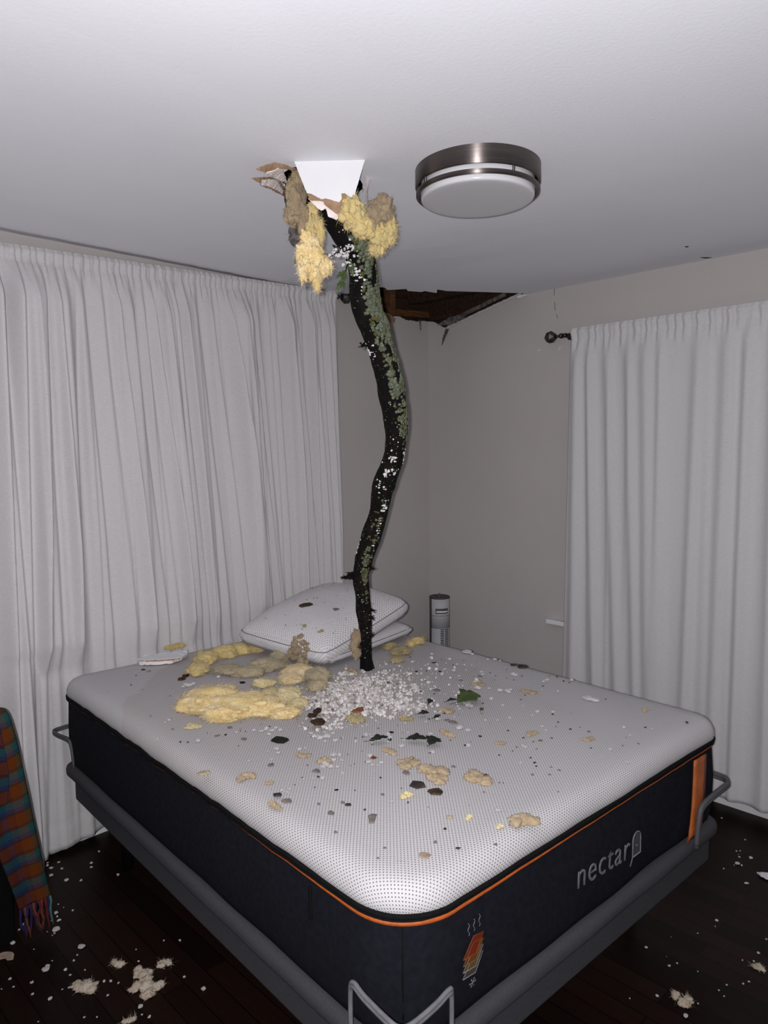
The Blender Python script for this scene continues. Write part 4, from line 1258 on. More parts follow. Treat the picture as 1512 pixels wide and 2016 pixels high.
for a in (0, 60, 120):
    c, s_ = math.cos(math.radians(a)), math.sin(math.radians(a)); add_tube(bm, [(.204-.011*c, -.0105, .066-.010*s_), (.204+.011*c, -.0105, .066+.010*s_)], .0008, 5)
for a in range(0, 360, 60):
    c, s_ = math.cos(math.radians(a)), math.sin(math.radians(a))
    for e in (25, -25):
        add_tube(bm, [(.204+.006*c, -.0105, .066+.006*s_), (.204+.006*c+.005*math.cos(math.radians(a+e)), -.0105, .066+.006*s_+.005*math.sin(math.radians(a+e)))], .0006, 5)
bmobj('emblem_snowflake', bm, M['silver'], mt)

# ------------------------------------------------------------------ pillows
def pillow(name, label, Pn, Pr, Pl, gus, tt, tb, mat, seed, sag=.0, wr=0.0, pinch=.05):
    Pn, Pr, Pl = Vector(Pn), Vector(Pr), Vector(Pl)
    ex = (Pr-Pn); lx = ex.length; ex.normalize()
    ey = (Pl-Pn); ey = (ey-ex*ey.dot(ex)); ly = ey.length; ey.normalize(); ez = ex.cross(ey)
    C = (Pr+Pl)/2
    root = empty(name, C); tag(root, label, 'pillow')
    root.matrix_world = Matrix.Translation(C) @ Matrix((ex, ey, ez)).transposed().to_4x4()
    n = 44
    def foot(a, b):
        x = a*(1-pinch*(1-b*b)*0-.0)*lx/2; y = b*ly/2
        # gently bowed sides, rounded corners
        x *= 1-.022*(b*b); y *= 1-.022*(a*a)
        k = max(abs(a), abs(b)); cc = max(0, abs(a)+abs(b)-1.80)
        return x*(1-.18*cc), y*(1-.18*cc)
    def surf(sgn, T, z0):
        V, UV, F = [], [], []
        for j in range(n+1):
            for i in range(n+1):
                a, b = -1+2*i/n, -1+2*j/n
                a = math.copysign(abs(a)**.8, a); b = math.copysign(abs(b)**.8, b)
                x, y = foot(a, b)
                h = T*((1-abs(a)**2.6)*(1-abs(b)**2.6))**.55
                e = noise.noise(Vector((x*6, y*6, seed)))*.008*min(1, h/T*1.5)
                if wr: e += wr*abs(noise.noise(Vector((x*16+y*9, y*4-x*3, seed+3))))*(1-h/T*.6)
                V.append((x, y, z0+sgn*(h+e-sag*(1-a*a)*(1-b*b)))); UV.append((x, y))
        for j in range(n):
            for i in range(n):
                k = j*(n+1)+i; q = (k, k+1, k+n+2, k+n+1); F.append(q if sgn > 0 else q[::-1])
        return V, UV, F
    top = surf(1, tt, 0); bot = surf(-1, tb, -gus)
    o0 = len(top[0]); V = top[0]+bot[0]; UV = top[1]+bot[1]; F = top[2]+[tuple(x+o0 for x in f) for f in bot[2]]
    per = [i for i in range(n)]+[j*(n+1)+n for j in range(n)]+[n*(n+1)+i for i in range(n, 0, -1)]+[j*(n+1) for j in range(n, 0, -1)]
    m_ = len(per)
    rows = [per]
    for q in range(1, 4):
        t = q/4; o1 = len(V)
        for i, k in enumerate(per):
            x, y, z = top[0][k]; bu = 1+.03*math.sin(math.pi*t)
            V.append((x*bu, y*bu, -gus*t)); UV.append((x+.02*t, y-gus*t))
        rows.append([o1+i for i in range(m_)])
    rows.append([o0+k for k in per])
    for a, b in zip(rows[:-1], rows[1:]):
        for i in range(m_): F.append((b[i], b[(i+1) % m_], a[(i+1) % m_], a[i]))
    mesh('case', V, F, mat, root, True, UV)
    for z in (0, -gus):
        P = [Vector((top[0][k][0]*1.004, top[0][k][1]*1.004, z)) for k in per]; P.append(P[0])
        bm = bmesh.new(); add_tube(bm, P, .0017, 6, False); bmobj('piping', bm, M['piping'], root)
    return root
pil_low = pillow('pillow', 'smooth white pillow lying flat, lower of the two on the bed', bl(.86, 1.33, .822), bl(1.47, 1.455, .828), bl(.76, 1.77, .835), .022, .052, .022, M['pillow2'], 2, wr=.012)
pil_top = pillow('pillow', 'quilted white pillow spattered with debris, upper one leaning by the branch', bl(.688, 1.29, .824), bl(1.325, 1.440, .930), bl(.825, 1.845, .900), .05, .095, .012, M['pillow'], 5)

# ------------------------------------------------------------------ the branch through the ceiling
br = tag(empty('tree_branch', TRUNK[-1][:3]), 'dark wet tree branch with grey-green lichen, speared through the ceiling into the mattress', 'branch')
B0 = Vector(TRUNK[-1][:3])
pts = [Vector(t[:3]) for t in TRUNK]; rad = [t[3] for t in TRUNK]
d0 = (pts[0]-pts[2]).normalized(); pts = [pts[0]+d0*.55+Vector((-.05, .05, .05)), pts[0]+d0*.25]+pts+[pts[-1]+Vector((.004, .003, -.02))]
rad = [.058, .055]+[.048]+rad[1:]+[.0285]
fine, frad = [], []
for i in range(len(pts)-1):
    a, b, c, d = pts[max(i-1, 0)], pts[i], pts[i+1], pts[min(i+2, len(pts)-1)]
    ns = 10
    for k in range(ns):
        t = k/ns
        fine.append(.5*((2*b)+(c-a)*t+(2*a-5*b+4*c-d)*t*t+(3*b-a-3*c+d)*t**3)); frad.append(rad[i]+(rad[i+1]-rad[i])*t)
fine.append(pts[-1]); frad.append(rad[-1])
TOC = (CL-Vector((-1.6, -1.2, 1.6))); TOC.z = 0; TOC.normalize(); RGT = Vector((-TOC.y, TOC.x, 0))   # directions round the branch
def rnoise(p, th):
    q = p*1.0
    return .0045*noise.fractal(Vector((math.cos(th)*1.6+q.x*6, math.sin(th)*1.6+q.y*6, q.z*13)), 1.0, 2.1, 4)+.006*noise.noise(Vector((math.cos(th)*.8, math.sin(th)*.8, q.z*8)))
def frame(i):
    t = (fine[min(i+1, len(fine)-1)]-fine[max(i-1, 0)]).normalized()
    u = (RGT-t*RGT.dot(t)).normalized(); return t, u, t.cross(u)
V, F = [], []; n = 30
for i, p in enumerate(fine):
    t, u, v = frame(i)
    for k in range(n):
        th = 2*math.pi*k/n; r = frad[i]+rnoise(p, th)
        V.append(p+(u*math.cos(th)+v*math.sin(th))*r-B0)
for i in range(len(fine)-1):
    for k in range(n): F.append((i*n+k, i*n+(k+1) % n, (i+1)*n+(k+1) % n, (i+1)*n+k))
F.append(list(range(n))[::-1]); F.append([(len(fine)-1)*n+k for k in range(n)])
mesh('bark', V, F, M['bark'], br)
vsgn = 1 if frame(40)[2].dot(TOC) > 0 else -1
def onbranch(i, ang, lift=0.0):
    """angle 0 = the branch's right side as seen from the foot of the bed, 90 = towards the viewer"""
    t, u, v = frame(i); th = math.radians(ang)*vsgn
    n_ = u*math.cos(th)+v*math.sin(th); k = th % (2*math.pi)
    return fine[i]+n_*(frad[i]+rnoise(fine[i], k)+lift), n_, t
zi = lambda z: min(range(len(fine)), key=lambda i: abs(fine[i].z-z))
def lobes(bm, p, n_, t, r, rnd, h=.25, k=9):
    s = n_.cross(t).normalized(); tt = s.cross(n_)
    a0 = rnd.uniform(0, 6.28); rim = []; mid = []
    for q in range(k):
        a = a0+2*math.pi*q/k; rr = r*rnd.uniform(.6, 1.2)
        e = (s*math.cos(a)+tt*math.sin(a))
        rim.append(bm.verts.new(p+e*rr+n_*(r*h*rnd.uniform(-.2, .9)-B0.length*0)-B0)); mid.append(bm.verts.new(p+e*rr*.55+n_*r*h*rnd.uniform(.5, 1.3)-B0))
    c = bm.verts.new(p+n_*r*h*.7-B0); bt = bm.verts.new(p-n_*.003-B0)
    for q in range(k):
        w2 = (q+1) % k
        bm.faces.new((rim[q], rim[w2], mid[w2], mid[q])); bm.faces.new((mid[q], mid[w2], c)); bm.faces.new((rim[w2], rim[q], bt))
rnd = random.Random(5)
bml, bmm = bmesh.new(), bmesh.new()
z_hi, z_lo = 2.36, 1.86
for _ in range(3200):
    z = rnd.uniform(1.74, 2.38); ang = rnd.gauss(30, 30)
    cover = noise.noise(Vector((z*13, ang*.03, 3)))+.55*noise.noise(Vector((z*34, ang*.08, 9)))
    dens = 1.0 if z > 1.88 else .15
    if cover < -.22 or rnd.random() > dens or ang > 96-26*max(0, 2.05-z): continue
    p, n_, t = onbranch(zi(z), ang)
    lobes(bmm if rnd.random() < .2 else bml, p, n_, t, rnd.uniform(.0035, .0095), rnd)
for z, ang, sp, cnt in ((1.20, 55, .020, 60), (1.26, 80, .03, 45), (1.36, 75, .015, 14), (1.42, 85, .012, 10), (1.49, 80, .014, 12), (1.78, 40, .03, 40), (1.83, 70, .025, 25), (1.11, 60, .015, 10)):
    for _ in range(cnt):
        p, n_, t = onbranch(zi(z+rnd.gauss(0, sp)), ang+rnd.gauss(0, 16)); lobes(bmm if rnd.random() < .4 else bml, p, n_, t, rnd.uniform(.004, .008), rnd)
for _ in range(420):
    z = rnd.uniform(.86, 2.32); p, n_, t = onbranch(zi(z), rnd.uniform(10, 175)); lobes(bml, p, n_, t, rnd.uniform(.0008, .0028), rnd, .3, 5)
tag(bmobj('lichen', bml, M['lichen'], br), 'grey-green lichen crust along the right side of the branch', kind='stuff')
tag(bmobj('moss', bmm, M['moss'], br), 'olive moss tufts among the lichen', kind='stuff')
bmw = bmesh.new()
for z, ang, sa, sz, cnt, rr in ((1.66, 95, 10, .010, 16, .006), (1.62, 70, 14, .004, 9, .005), (1.605, 105, 8, .008, 16, .006), (1.555, 118, 8, .012, 14, .0045), (1.55, 88, 6, .005, 4, .004), (1.51, 70, 6, .003, 4, .004), (1.475, 66, 10, .007, 22, .006), (1.42, 68, 8, .008, 9, .0045), (1.385, 66, 8, .009, 10, .0045),
                     (1.33, 72, 8, .009, 7, .004), (1.30, 170, 8, .016, 14, .005), (1.71, 92, 30, .03, 9, .004), (1.78, 80, 30, .03, 5, .003), (2.335, 140, 12, .012, 16, .007), (2.29, 122, 12, .010, 20, .006), (2.265, 105, 10, .010, 14, .005), (2.225, 100, 6, .008, 9, .004), (2.05, 150, 8, .010, 10, .006), (2.045, 122, 5, .012, 12, .004), (2.39, 115, 22, .03, 6, .003),
                     (1.0, 80, 60, .06, 10, .0025), (1.15, 90, 60, .06, 10, .0025), (1.65, 20, 10, .02, 10, .006), (1.9, 100, 60, .1, 14, .0025), (.93, 160, 10, .01, 4, .006)):
    for _ in range(cnt):
        p, n_, t = onbranch(zi(z+rnd.gauss(0, sz)), ang+rnd.gauss(0, sa)); lobes(bmw, p, n_, (t+n_.cross(t)*rnd.gauss(0, 1)).normalized(), rr*rnd.uniform(.3, 1.2), rnd, .35, rnd.choice((4, 5, 6)))
tag(bmobj('stuck_plaster', bmw, M['plaster'], br), 'white plaster bits smeared on the bark', kind='stuff')
# knotty twig stub with moss, small snags
def tuft(i, ang, L_, seed, nm='twig_stub', mat=M['bark'], spread=.6, cnt=26):
    r = random.Random(seed); p, n_, t = onbranch(i, ang, -.004); bm = bmesh.new()
    add_tube(bm, [p-B0, p+n_*L_*.5+Vector((0, 0, .003))-B0, p+n_*L_-B0], [.010, .007, .003], 8)
    for _ in range(cnt):
        k = r.uniform(.2, 1); q = p+n_*L_*k-B0; d = (n_*.5+Vector((r.gauss(0, 1), r.gauss(0, 1), r.gauss(0, .8)))*spread).normalized()
        l = r.uniform(.008, .022); m_ = q+d*l*.6+Vector((r.gauss(0, .002), r.gauss(0, .002), r.gauss(0, .002)))
        add_tube(bm, [q, m_, q+d*l], [.0026, .002, .0007], 5)
    return bmobj(nm, bm, mat, br)
tuft(zi(1.175), 182, .045, 3); tuft(zi(1.19), 170, .02, 4, cnt=12)
tuft(zi(1.035), 2, .012, 6, cnt=6); tuft(zi(1.0), 5, .010, 9, cnt=5); tuft(zi(.93), 8, .010, 7, cnt=8); tuft(zi(2.06), 175, .018, 8, 'bark_shred', cnt=9); tuft(zi(1.22), -5, .014, 10, cnt=10)
def leaf_mesh(L_, Wd, lobed, curl, seed, n=26):
    r = random.Random(seed); up = []; 
    for i in range(n+1):
        t = i/n; wv = Wd*.5*math.sin(math.pi*min(1, t*1.02))**.75*(.72+.28*math.sin(math.pi*t))
        if lobed: wv *= .52+.48*abs(math.sin(math.pi*t*lobed+.35))**.6
        up.append((t*L_, max(.0004, wv*r.uniform(.9, 1.1))))
    V, F = [], []; rows = 5
    for i, (x, wv) in enumerate(up):
        for k in range(rows):
            y = -wv+2*wv*k/(rows-1); ax = abs(k-2)/2
            V.append((x, y, curl*L_*math.sin(math.pi*x/L_*.9)+.12*wv*ax*ax*4*curl*4+.004*noise.noise(Vector((x*40, y*40, seed)))))
    for i in range(n):
        for k in range(rows-1): q = i*rows+k; F.append((q, q+1, q+rows+1, q+rows))
    return V, F
def leaf(name, L_, Wd, lobed, curl, seed, mat, parent=None, stalk=.25):
    V, F = leaf_mesh(L_, Wd, lobed, curl, seed); o = mesh(name, V, F, mat, parent)
    md = o.modifiers.new('thickness', 'SOLIDIFY'); md.thickness = .0006
    bm = bmesh.new(); bm.from_mesh(o.data); add_tube(bm, [(-L_*stalk, .0, .001), (0, 0, .0003), (L_*.5, 0, curl*L_*.9+.0006), (L_*.95, 0, .0008)], [.0009, .0009, .0007, .0003], 5); bm.to_mesh(o.data); bm.free()
    return o
for nm, SP in (('twig', SPRIG), ('twig', SPRIG_B)):
    tube(nm, [Vector(p)-B0 for p, r in SP], [r*.6 for p, r in SP], M['bark'], br, 6)
rnd = random.Random(14)
for k, (src, t_, L_, dx, dz) in enumerate(((SPRIG, .25, .060, .2, -1), (SPRIG, .15, .048, .5, .4), (SPRIG, .5, .055, -.3, -1), (SPRIG, .7, .045, -.8, -.7), (SPRIG, .9, .050, -.5, -1), (SPRIG, .85, .040, .2, -1), (SPRIG_B, .6, .034, -.6, .6), (SPRIG_B, .9, .034, -1, -.2))):
    i = min(len(src)-2, int(t_*(len(src)-1))); p = Vector(src[i][0]).lerp(Vector(src[i+1][0]), .5)-B0
    lf = leaf('leaf', L_, L_*.36, 3, .12, 30+k, M['green'] if k < 6 else M['darkleaf'], br, .1)
    d = (CR*dx+Vector((0, 0, 1))*dz+TOC*rnd.uniform(.0, .5)).normalized(); nz = (TOC+Vector((rnd.gauss(0, .4), rnd.gauss(0, .4), rnd.gauss(0, .4)))).normalized()
    y = nz.cross(d).normalized(); lf.matrix_local = Matrix.Translation(p) @ Matrix((d, y, d.cross(y))).transposed().to_4x4()
bmw = bmesh.new()
for (p, r) in SPRIG_B+SPRIG[:3]:
    for _ in range(12):
        q = Vector(p)+Vector((rnd.gauss(0, .012), rnd.gauss(0, .008), rnd.gauss(0, .010)))
        bmesh.ops.create_icosphere(bmw, subdivisions=1, radius=rnd.uniform(.0025, .007), matrix=Matrix.Translation(q-B0) @ Matrix.Diagonal((1, rnd.uniform(.5, 1), rnd.uniform(.5, 1), 1)))
tag(bmobj('plaster_on_twigs', bmw, M['plaster'], br, False), 'white plaster bits caught in the leafy sprig', kind='stuff')

# ------------------------------------------------------------------ torn drywall and insulation round the hole
FO, FA, FN = Vector(FLAP_O), Vector(FLAP_AX), Vector(FLAP_N)
fp = lambda a, b, off: FA*a+Vector((0, 0, b))+FN*off
fw = tag(empty('drywall_flap', FO), 'bright white trapezoid of ceiling drywall hanging down in front of the branch', 'drywall')
slab('painted_face', [fp(a, b, -.006) for a, b in FLAP_WHITE], FN*.0012, M['flapwhite'], fw, .0012, 2)
slab('torn_paper_edge', [fp(a, b, -.004) for a, b in FLAP_BROWN], FN*.0015, M['paper'], fw, .003, 3)
slab('gypsum_edge', [fp(a, b, -.002) for a, b in FLAP_PINK], FN*.003, M['gypsum'], fw, .002, 4)
slab('gypsum_core', [fp(a*.985, b if b > -.08 else b+.004, 0) for a, b in FLAP_WHITE], FN*.010, M['gypsum'], fw, .002, 5)
for nm, A, Cc, lb in (('drywall_flap', FLAP_A, FLAP_A_CORE, 'upper pointed brown and white paper flap torn from the ceiling left of the hole'), ('drywall_flap', FLAP_B, FLAP_B_CORE, 'lower pointed paper flap torn from the ceiling left of the hole')):
    o = tag(empty(nm, A[0]), lb, 'drywall'); O = Vector(A[0])
    slab('kraft_layer', [Vector(q)-O for q in A], (0, 0, -.002), M['paper'], o, .003, 6)
    slab('gypsum_layer', [Vector(q)-O+Vector((0, 0, -.002)) for q in Cc], (0, 0, -.0025), M['gypsum'], o, .003, 7)
for pts_, lb, sd in (([(-2.02, -1.235, 2.535), (-1.99, -1.22, 2.535), (-1.985, -1.20, 2.47), (-1.99, -1.19, 2.42), (-2.015, -1.205, 2.44), (-2.025, -1.22, 2.49)], 'dark dirty paper strip hanging from the left lip of the hole', 21), ([(-2.0, -1.16, 2.535), (-1.95, -1.14, 2.535), (-1.955, -1.15, 2.46), (-1.985, -1.165, 2.45)], 'black torn paper at the back left of the hole', 22)):
    tag(slab('torn_paper', pts_, (.003, .002, 0), M['greypaper'], None, .005, sd), lb, 'torn paper')
o = slab('torn_paper', [(-1.85, -1.395, 2.54), (-1.828, -1.385, 2.535), (-1.822, -1.37, 2.50), (-1.808, -1.355, 2.455), (-1.822, -1.36, 2.44), (-1.838, -1.378, 2.47), (-1.85, -1.39, 2.50)], (.003, .002, 0), M['gypsum'], None, .003, 23)
tag(o, 'narrow grey-white paper strip hanging from the right lip of the hole', 'torn paper')
def hangf(name, items, key, fib, lab, seed, flen=.012, squash=.75, droop=.004, rough=.62):
    tag(fluffy(name, [(c, (w_*.78, w_*.78*squash, h_*.80)) for c, w_, h_ in items], M['ins_'+key], fib*3, flen, seed, rough=rough, droop=droop, sat=20, sats=(.14, .42), far=(.75, 1.30), fw=.0003), lab, 'insulation')
hangf('insulation_clump', HANG_TAN, 'brown', 900, 'dirty brown insulation clump hanging at the left side of the ceiling hole', 1)
for nm, it, mt_, lb, sd in (('torn_paper', HANG_GREY, M['greypaper'], 'dark grey ragged paper wad hanging under the brown insulation', 2),):
    tag(fluffy(nm, [(c, (w_, w_*.6, h_)) for c, w_, h_ in it], mt_, 160, .012, sd, rough=.6), lb, 'torn paper')
hangf('insulation_clump', HANG_STRAND, 'gold', 600, 'olive-yellow insulation strand hanging below the white drywall flap', 3)
hangf('insulation_clump', HANG_YELLOW, 'yellow', 1900, 'bright yellow insulation tuft dangling lowest from the ceiling hole', 4, .014, .7, .006, .7)
hangf('insulation_clump', HANG_RIGHT, 'gold', 1300, 'big yellowish insulation lump hanging right of the white drywall flap', 5)
hangf('insulation_clump', HANG_BROWN, 'brown', 1000, 'brownish insulation lump hanging at the right end of the ceiling hole', 6)
hangf('insulation_clump', HANG_FRAY, 'gold', 1000, 'pale frayed insulation hanging lowest on the right of the branch', 7, .014, .6, .006, .7)
c0 = Vector(HANG_YELLOW[0][0])
tag(slab('bark_shred', [c0+CR*a+Vector((0, 0, b))+CF*.03 for a, b in ((-.045, -.03), (-.01, -.035), (-.008, -.06), (-.03, -.062), (-.05, -.05))], CF*.004, M['barkchip'], None, .003, 31), 'reddish brown bark shred stuck behind the dangling yellow insulation', 'bark')

# ------------------------------------------------------------------ tower fan
FX, FY, FH = -.215, -.272, .808
def _m(a): return -a
fan = tag(empty('tower_fan', (FX, FY, 0), math.atan2(CL.y-FY, CL.x-FX)), 'slim grey tower fan standing in the corner behind the bed', 'fan')
R0 = .061
lathe('base', [(.125, 0), (.125, .012), (.115, .02), (.05, .03), (.03, .05)], M['fan'], fan, 40)
def arcwall(name, r, a0, a1, z0, z1, mat, th=.003, n=28, parent=fan):
    a0, a1 = -a1, -a0
    bm = bmesh.new(); rows = []
    for rr in (r, r-th):
        for z in (z0, z1): rows.append([bm.verts.new((rr*math.cos(math.radians(a0+(a1-a0)*k/n)), rr*math.sin(math.radians(a0+(a1-a0)*k/n)), z)) for k in range(n+1)])
    A, B_, C_, D_ = rows
    for k in range(n):
        for p, q in ((A, B_), (B_, D_), (D_, C_), (C_, A)): bm.faces.new((p[k], p[k+1], q[k+1], q[k]))
    for k in (0, n): bm.faces.new((A[k], B_[k], D_[k], C_[k]))
    return bmobj(name, bm, mat, parent)
arcwall('housing', R0, -78, 52, .62, FH-.002, M['fan'])            # front upper shell
arcwall('side_panel', R0*.995, -132, -78, .04, FH-.002, M['fandark'], n=10); arcwall('side_panel', R0*.995, 52, 132, .04, FH-.002, M['fandark'], n=14)
arcwall('back_shell', R0*.99, 132, 228, .04, FH-.002, M['fandark'])
lathe('inner_drum', [(R0*.86, .05), (R0*.86, FH-.01)], M['fanblack'], fan, 32)
arcwall('grille_cover', R0*.985, -6, 52, .05, .62, M['fan'], n=14)
bm = bmesh.new(); z = .06
while z < .618:
    for a0, a1 in ((-52, 78),):
        n = 22; rows = []
        for rr, dz in ((R0, 0), (R0, .0045), (R0-.004, .0045), (R0-.004, 0)):
            rows.append([bm.verts.new((rr*math.cos(math.radians(a0+(a1-a0)*k/n)), rr*math.sin(math.radians(a0+(a1-a0)*k/n)), z+dz)) for k in range(n+1)])
        for i in range(4):
            for k in range(n): bm.faces.new((rows[i][k], rows[i][k+1], rows[(i+1) % 4][k+1], rows[(i+1) % 4][k]))
    z += .0105
for a in (30, 76):
    add_box(bm, (R0-.006, -.0022, .05), (R0, .0022, .62), .0008, 1, Matrix.Rotation(math.radians(a), 4, 'Z'))
bmobj('grille', bm, M['fan'], fan, False)
lathe('top_cap', [(R0+.001, FH-.010), (R0+.001, FH-.002), (R0-.002, FH), (R0-.006, FH-.004), (.003, FH-.005)], M['fandark'], fan, 40)
bm = bmesh.new(); add_tube(bm, [(0, 0, FH-.006), (0, 0, FH+.010)], [.014, .012], 16); add_box(bm, (-.013, -.003, FH+.008), (.013, .003, FH+.016), .001); bmobj('control_knob', bm, M['fandark'], fan, False)
bm = bmesh.new()
arcwall('handle_recess', R0+.0015, -52, 22, .712, .742, M['fandark'], .002, 14)
arcwall('handle_lip', R0+.004, -48, 18, .718, .728, M['trim'], .003, 14)
bm = bmesh.new(); add_tube(bm, [(math.cos(math.radians(a))*(R0+.0004), math.sin(math.radians(a))*(R0+.0004), .698) for a in range(-52, 79, 5)], .0012, 5); bmobj('housing_seam', bm, M['fandark'], fan)

# ------------------------------------------------------------------ night table and scarf at the left edge
nt = tag(empty('night_table', (-2.95, -.30, 0)), 'black night table at the left edge, scarf hanging over it', 'table')
box('body', (-.235, -.206, .0), (.235, .16, .775), M['furn'], nt, .004)
box('tabletop', (-.25, -.212, .775), (.243, .165, .80), M['furn'], nt, .004)
for k in range(2): 
    d_ = box('drawer', (-.215, -.216, .42+.175*k), (.215, -.205, .58+.175*k), M['furn'], nt, .003)
    tube('knob', [(0, -.216, .50+.175*k), (0, -.236, .50+.175*k)], [.010, .014], M['bronze'], d_, 12)
sf = tag(empty('scarf', (-2.70, -.52, .80)), 'multicoloured plaid wool scarf with fringe hanging over the black night table', 'scarf')
O = Vector((-2.70, -.52, .80))
def scarf_strip(name, path, nw, seed, u0=0.0, v0=0.0):
    """path: rows of (left point, right point)"""
    rows = []
    P = smooth_path([a for a, b in path], 12); Q = smooth_path([b for a, b in path], 12)
    V, F, UV = [], [], []; v = v0
    for j in range(len(P)):
        if j: v += (Q[j]-Q[j-1]).length
        for i in range(nw+1):
            t = i/nw; p = P[j].lerp(Q[j], t)
            p.y += -.010*math.sin(t*9+seed)*.5-.006*noise.noise(Vector((p.x*20, p.z*8, seed)))-.004
            V.append(p-O); UV.append((u0+t, v))
    for j in range(len(P)-1):
        for i in range(nw): k = j*(nw+1)+i; F.append((k, k+1, k+nw+2, k+nw+1))
    o = mesh(name, V, F, M['scarf'], sf, True, UV); m_ = o.modifiers.new('thickness', 'SOLIDIFY'); m_.thickness = .005; m_.offset = 0
    return P[-1], Q[-1]
scarf_strip('cloth', [((-2.86, -.38, .810), (-2.74, -.37, .812)), ((-2.84, -.46, .812), (-2.715, -.45, .816)), ((-2.83, -.515, .81), (-2.706, -.51, .818)), ((-2.815, -.532, .74), (-2.694, -.532, .765)), ((-2.80, -.537, .60), (-2.672, -.537, .62)), ((-2.775, -.537, .40), (-2.646, -.540, .42)), ((-2.738, -.537, .25), (-2.624, -.540, .26)), ((-2.708, -.535, .130), (-2.604, -.540, .135))], 14, 1)
scarf_strip('cloth', [((-2.88, -.44, .818), (-2.76, -.43, .820)), ((-2.87, -.53, .815), (-2.745, -.53, .822)), ((-2.86, -.546, .72), (-2.730, -.548, .70)), ((-2.85, -.55, .60), (-2.722, -.552, .60)), ((-2.86, -.552, .50), (-2.730, -.552, .52))], 12, 4, .3, .03)
rnd = random.Random(3)
for k in range(15):
    t = (k+.5)/15; p = Vector((-2.708, -.540, .131)).lerp(Vector((-2.604, -.546, .136)), t)
    q = [p-O]
    for j in range(1, 6): q.append(q[-1]+Vector((rnd.gauss(.0015, .004), rnd.gauss(-.002, .003), -.021)))
    mt_ = FR[(3 if k == 14 else [0, 4, 1, 0, 0, 4, 1, 0, 2, 2, 1, 2, 2, 0][k % 14])]
    tube('fringe', q, [.0042, .0046, .0042, .0040, .0036, .0014], mt_, sf, 6)

# ------------------------------------------------------------------ debris on the mattress
ZT = .7745
def crumb_mesh(name, seed, sub=2, fl=.75, mat=None):
    bm = bmesh.new(); bmesh.ops.create_icosphere(bm, subdivisions=sub, radius=1.0)
    for v in bm.verts:
        k = 1+.45*noise.noise(v.co*1.3+Vector((seed, seed, 0)))+.28*noise.noise(v.co*3.1+Vector((seed, 0, 3)))
        v.co = v.co*k; v.co.z *= fl
    me = bpy.data.meshes.new(name); bm.to_mesh(me); bm.free(); me.materials.append(mat or M['plaster'])
    return me
CM = [crumb_mesh('plaster_crumb', s*3.7, 2, .75) for s in range(6)]
def put(me, name, x, y, z, r, rnd, label, cat, group, sq=None):
    o = bpy.data.objects.new(name, me); COL.objects.link(o)
    sx, sy, sz = r*rnd.uniform(.75, 1.2), r*rnd.uniform(.7, 1.1), r*rnd.uniform(.6, .95)*(sq or 1)
    o.scale = (sx, sy, sz); o.rotation_euler = (0, 0, rnd.uniform(0, 6.28)); o.location = (x, y, z+sz*.62)
    return tag(o, label, cat, group)
rnd = random.Random(77)
for x, y, s in CRUMBS:
    put(rnd.choice(CM), 'plaster_crumb', x, y, ZT, s*.5, rnd, 'white plaster crumb lying loose on the mattress top', 'plaster crumb', 'white plaster crumbs scattered on the mattress')
# more loose crumbs thinning out round the pile
PC = bl(.70, .99)
cnt = 0
while cnt < 110:
    u, v = .74+rnd.gauss(0, .28), .95+rnd.gauss(0, .22)
    if not (.06 < u < 1.46 and .08 < v < 1.34) or (u+.6*v > 1.4 and v > 1.30 and u < 1.4): continue
    if v > 1.27 and u < 1.0: continue
    p = bl(u, v); cnt += 1
    put(rnd.choice(CM), 'plaster_crumb', p.x, p.y, ZT, rnd.uniform(.0025, .007)*(.7+.3*rnd.random()), rnd, 'white plaster crumb lying loose on the mattress top', 'plaster crumb', 'white plaster crumbs scattered on the mattress')
# the heap itself: nobody could count its grains
bm = bmesh.new(); r = random.Random(8)
ico = [crumb_mesh('tmp', 50+s, 1, .9) for s in range(4)]
for me in ico: pass
core = [((.66, 1.00), .07, .07, 1100), ((.75, 1.08), .09, .07, 800), ((.60, .93), .06, .05, 600), ((.70, .90), .06, .05, 700), ((.86, 1.10), .10, .08, 520), ((.74, .80), .07, .035, 260), ((.80, .98), .09, .08, 400), ((.50, .87), .05, .04, 120), ((.95, 1.0), .16, .14, 420), ((.47, .83), .03, .02, 60), ((.82, .78), .05, .03, 160)]
for _ in range(95):
    core.append(((r.gauss(.70, .13), r.gauss(.98, .11)), .007, .007, r.randrange(14, 50)))
V, F = [], []
tv = [([v.co.copy() for v in me.vertices], [tuple(p.vertices) for p in me.polygons]) for me in ico]
for me in ico: bpy.data.meshes.remove(me)
for (c, su, sv, n_) in core:
    for _ in range(int(n_*(.52 if n_ > 100 else .9))):
        u, v = c[0]+r.gauss(0, su), c[1]+r.gauss(0, sv)
        if not (.05 < u < 1.46 and .1 < v < 1.33): continue
        den = math.exp(-((u-.68)/.13)**2-((v-.99)/.11)**2)
        hh = .030*den*r.random()**1.5
        s = .0016*math.exp(r.random()**1.4*1.75)
        p = bl(u, v, ZT+hh+s*.55); vv, ff = r.choice(tv); a = r.uniform(0, 6.28); ca, sa = math.cos(a), math.sin(a); o0 = len(V)
        V += [(p.x+s*(q.x*ca-q.y*sa)-PC.x, p.y+s*(q.x*sa+q.y*ca)-PC.y, p.z+s*q.z-ZT) for q in vv]; F += [tuple(i+o0 for i in f) for f in ff]
o = mesh('plaster_grit_pile', V, F, M['grit'], None, False); o.location = (PC.x, PC.y, ZT)
tag(o, 'loose heap of fine white plaster grit around the foot of the branch', 'plaster debris', kind='stuff')
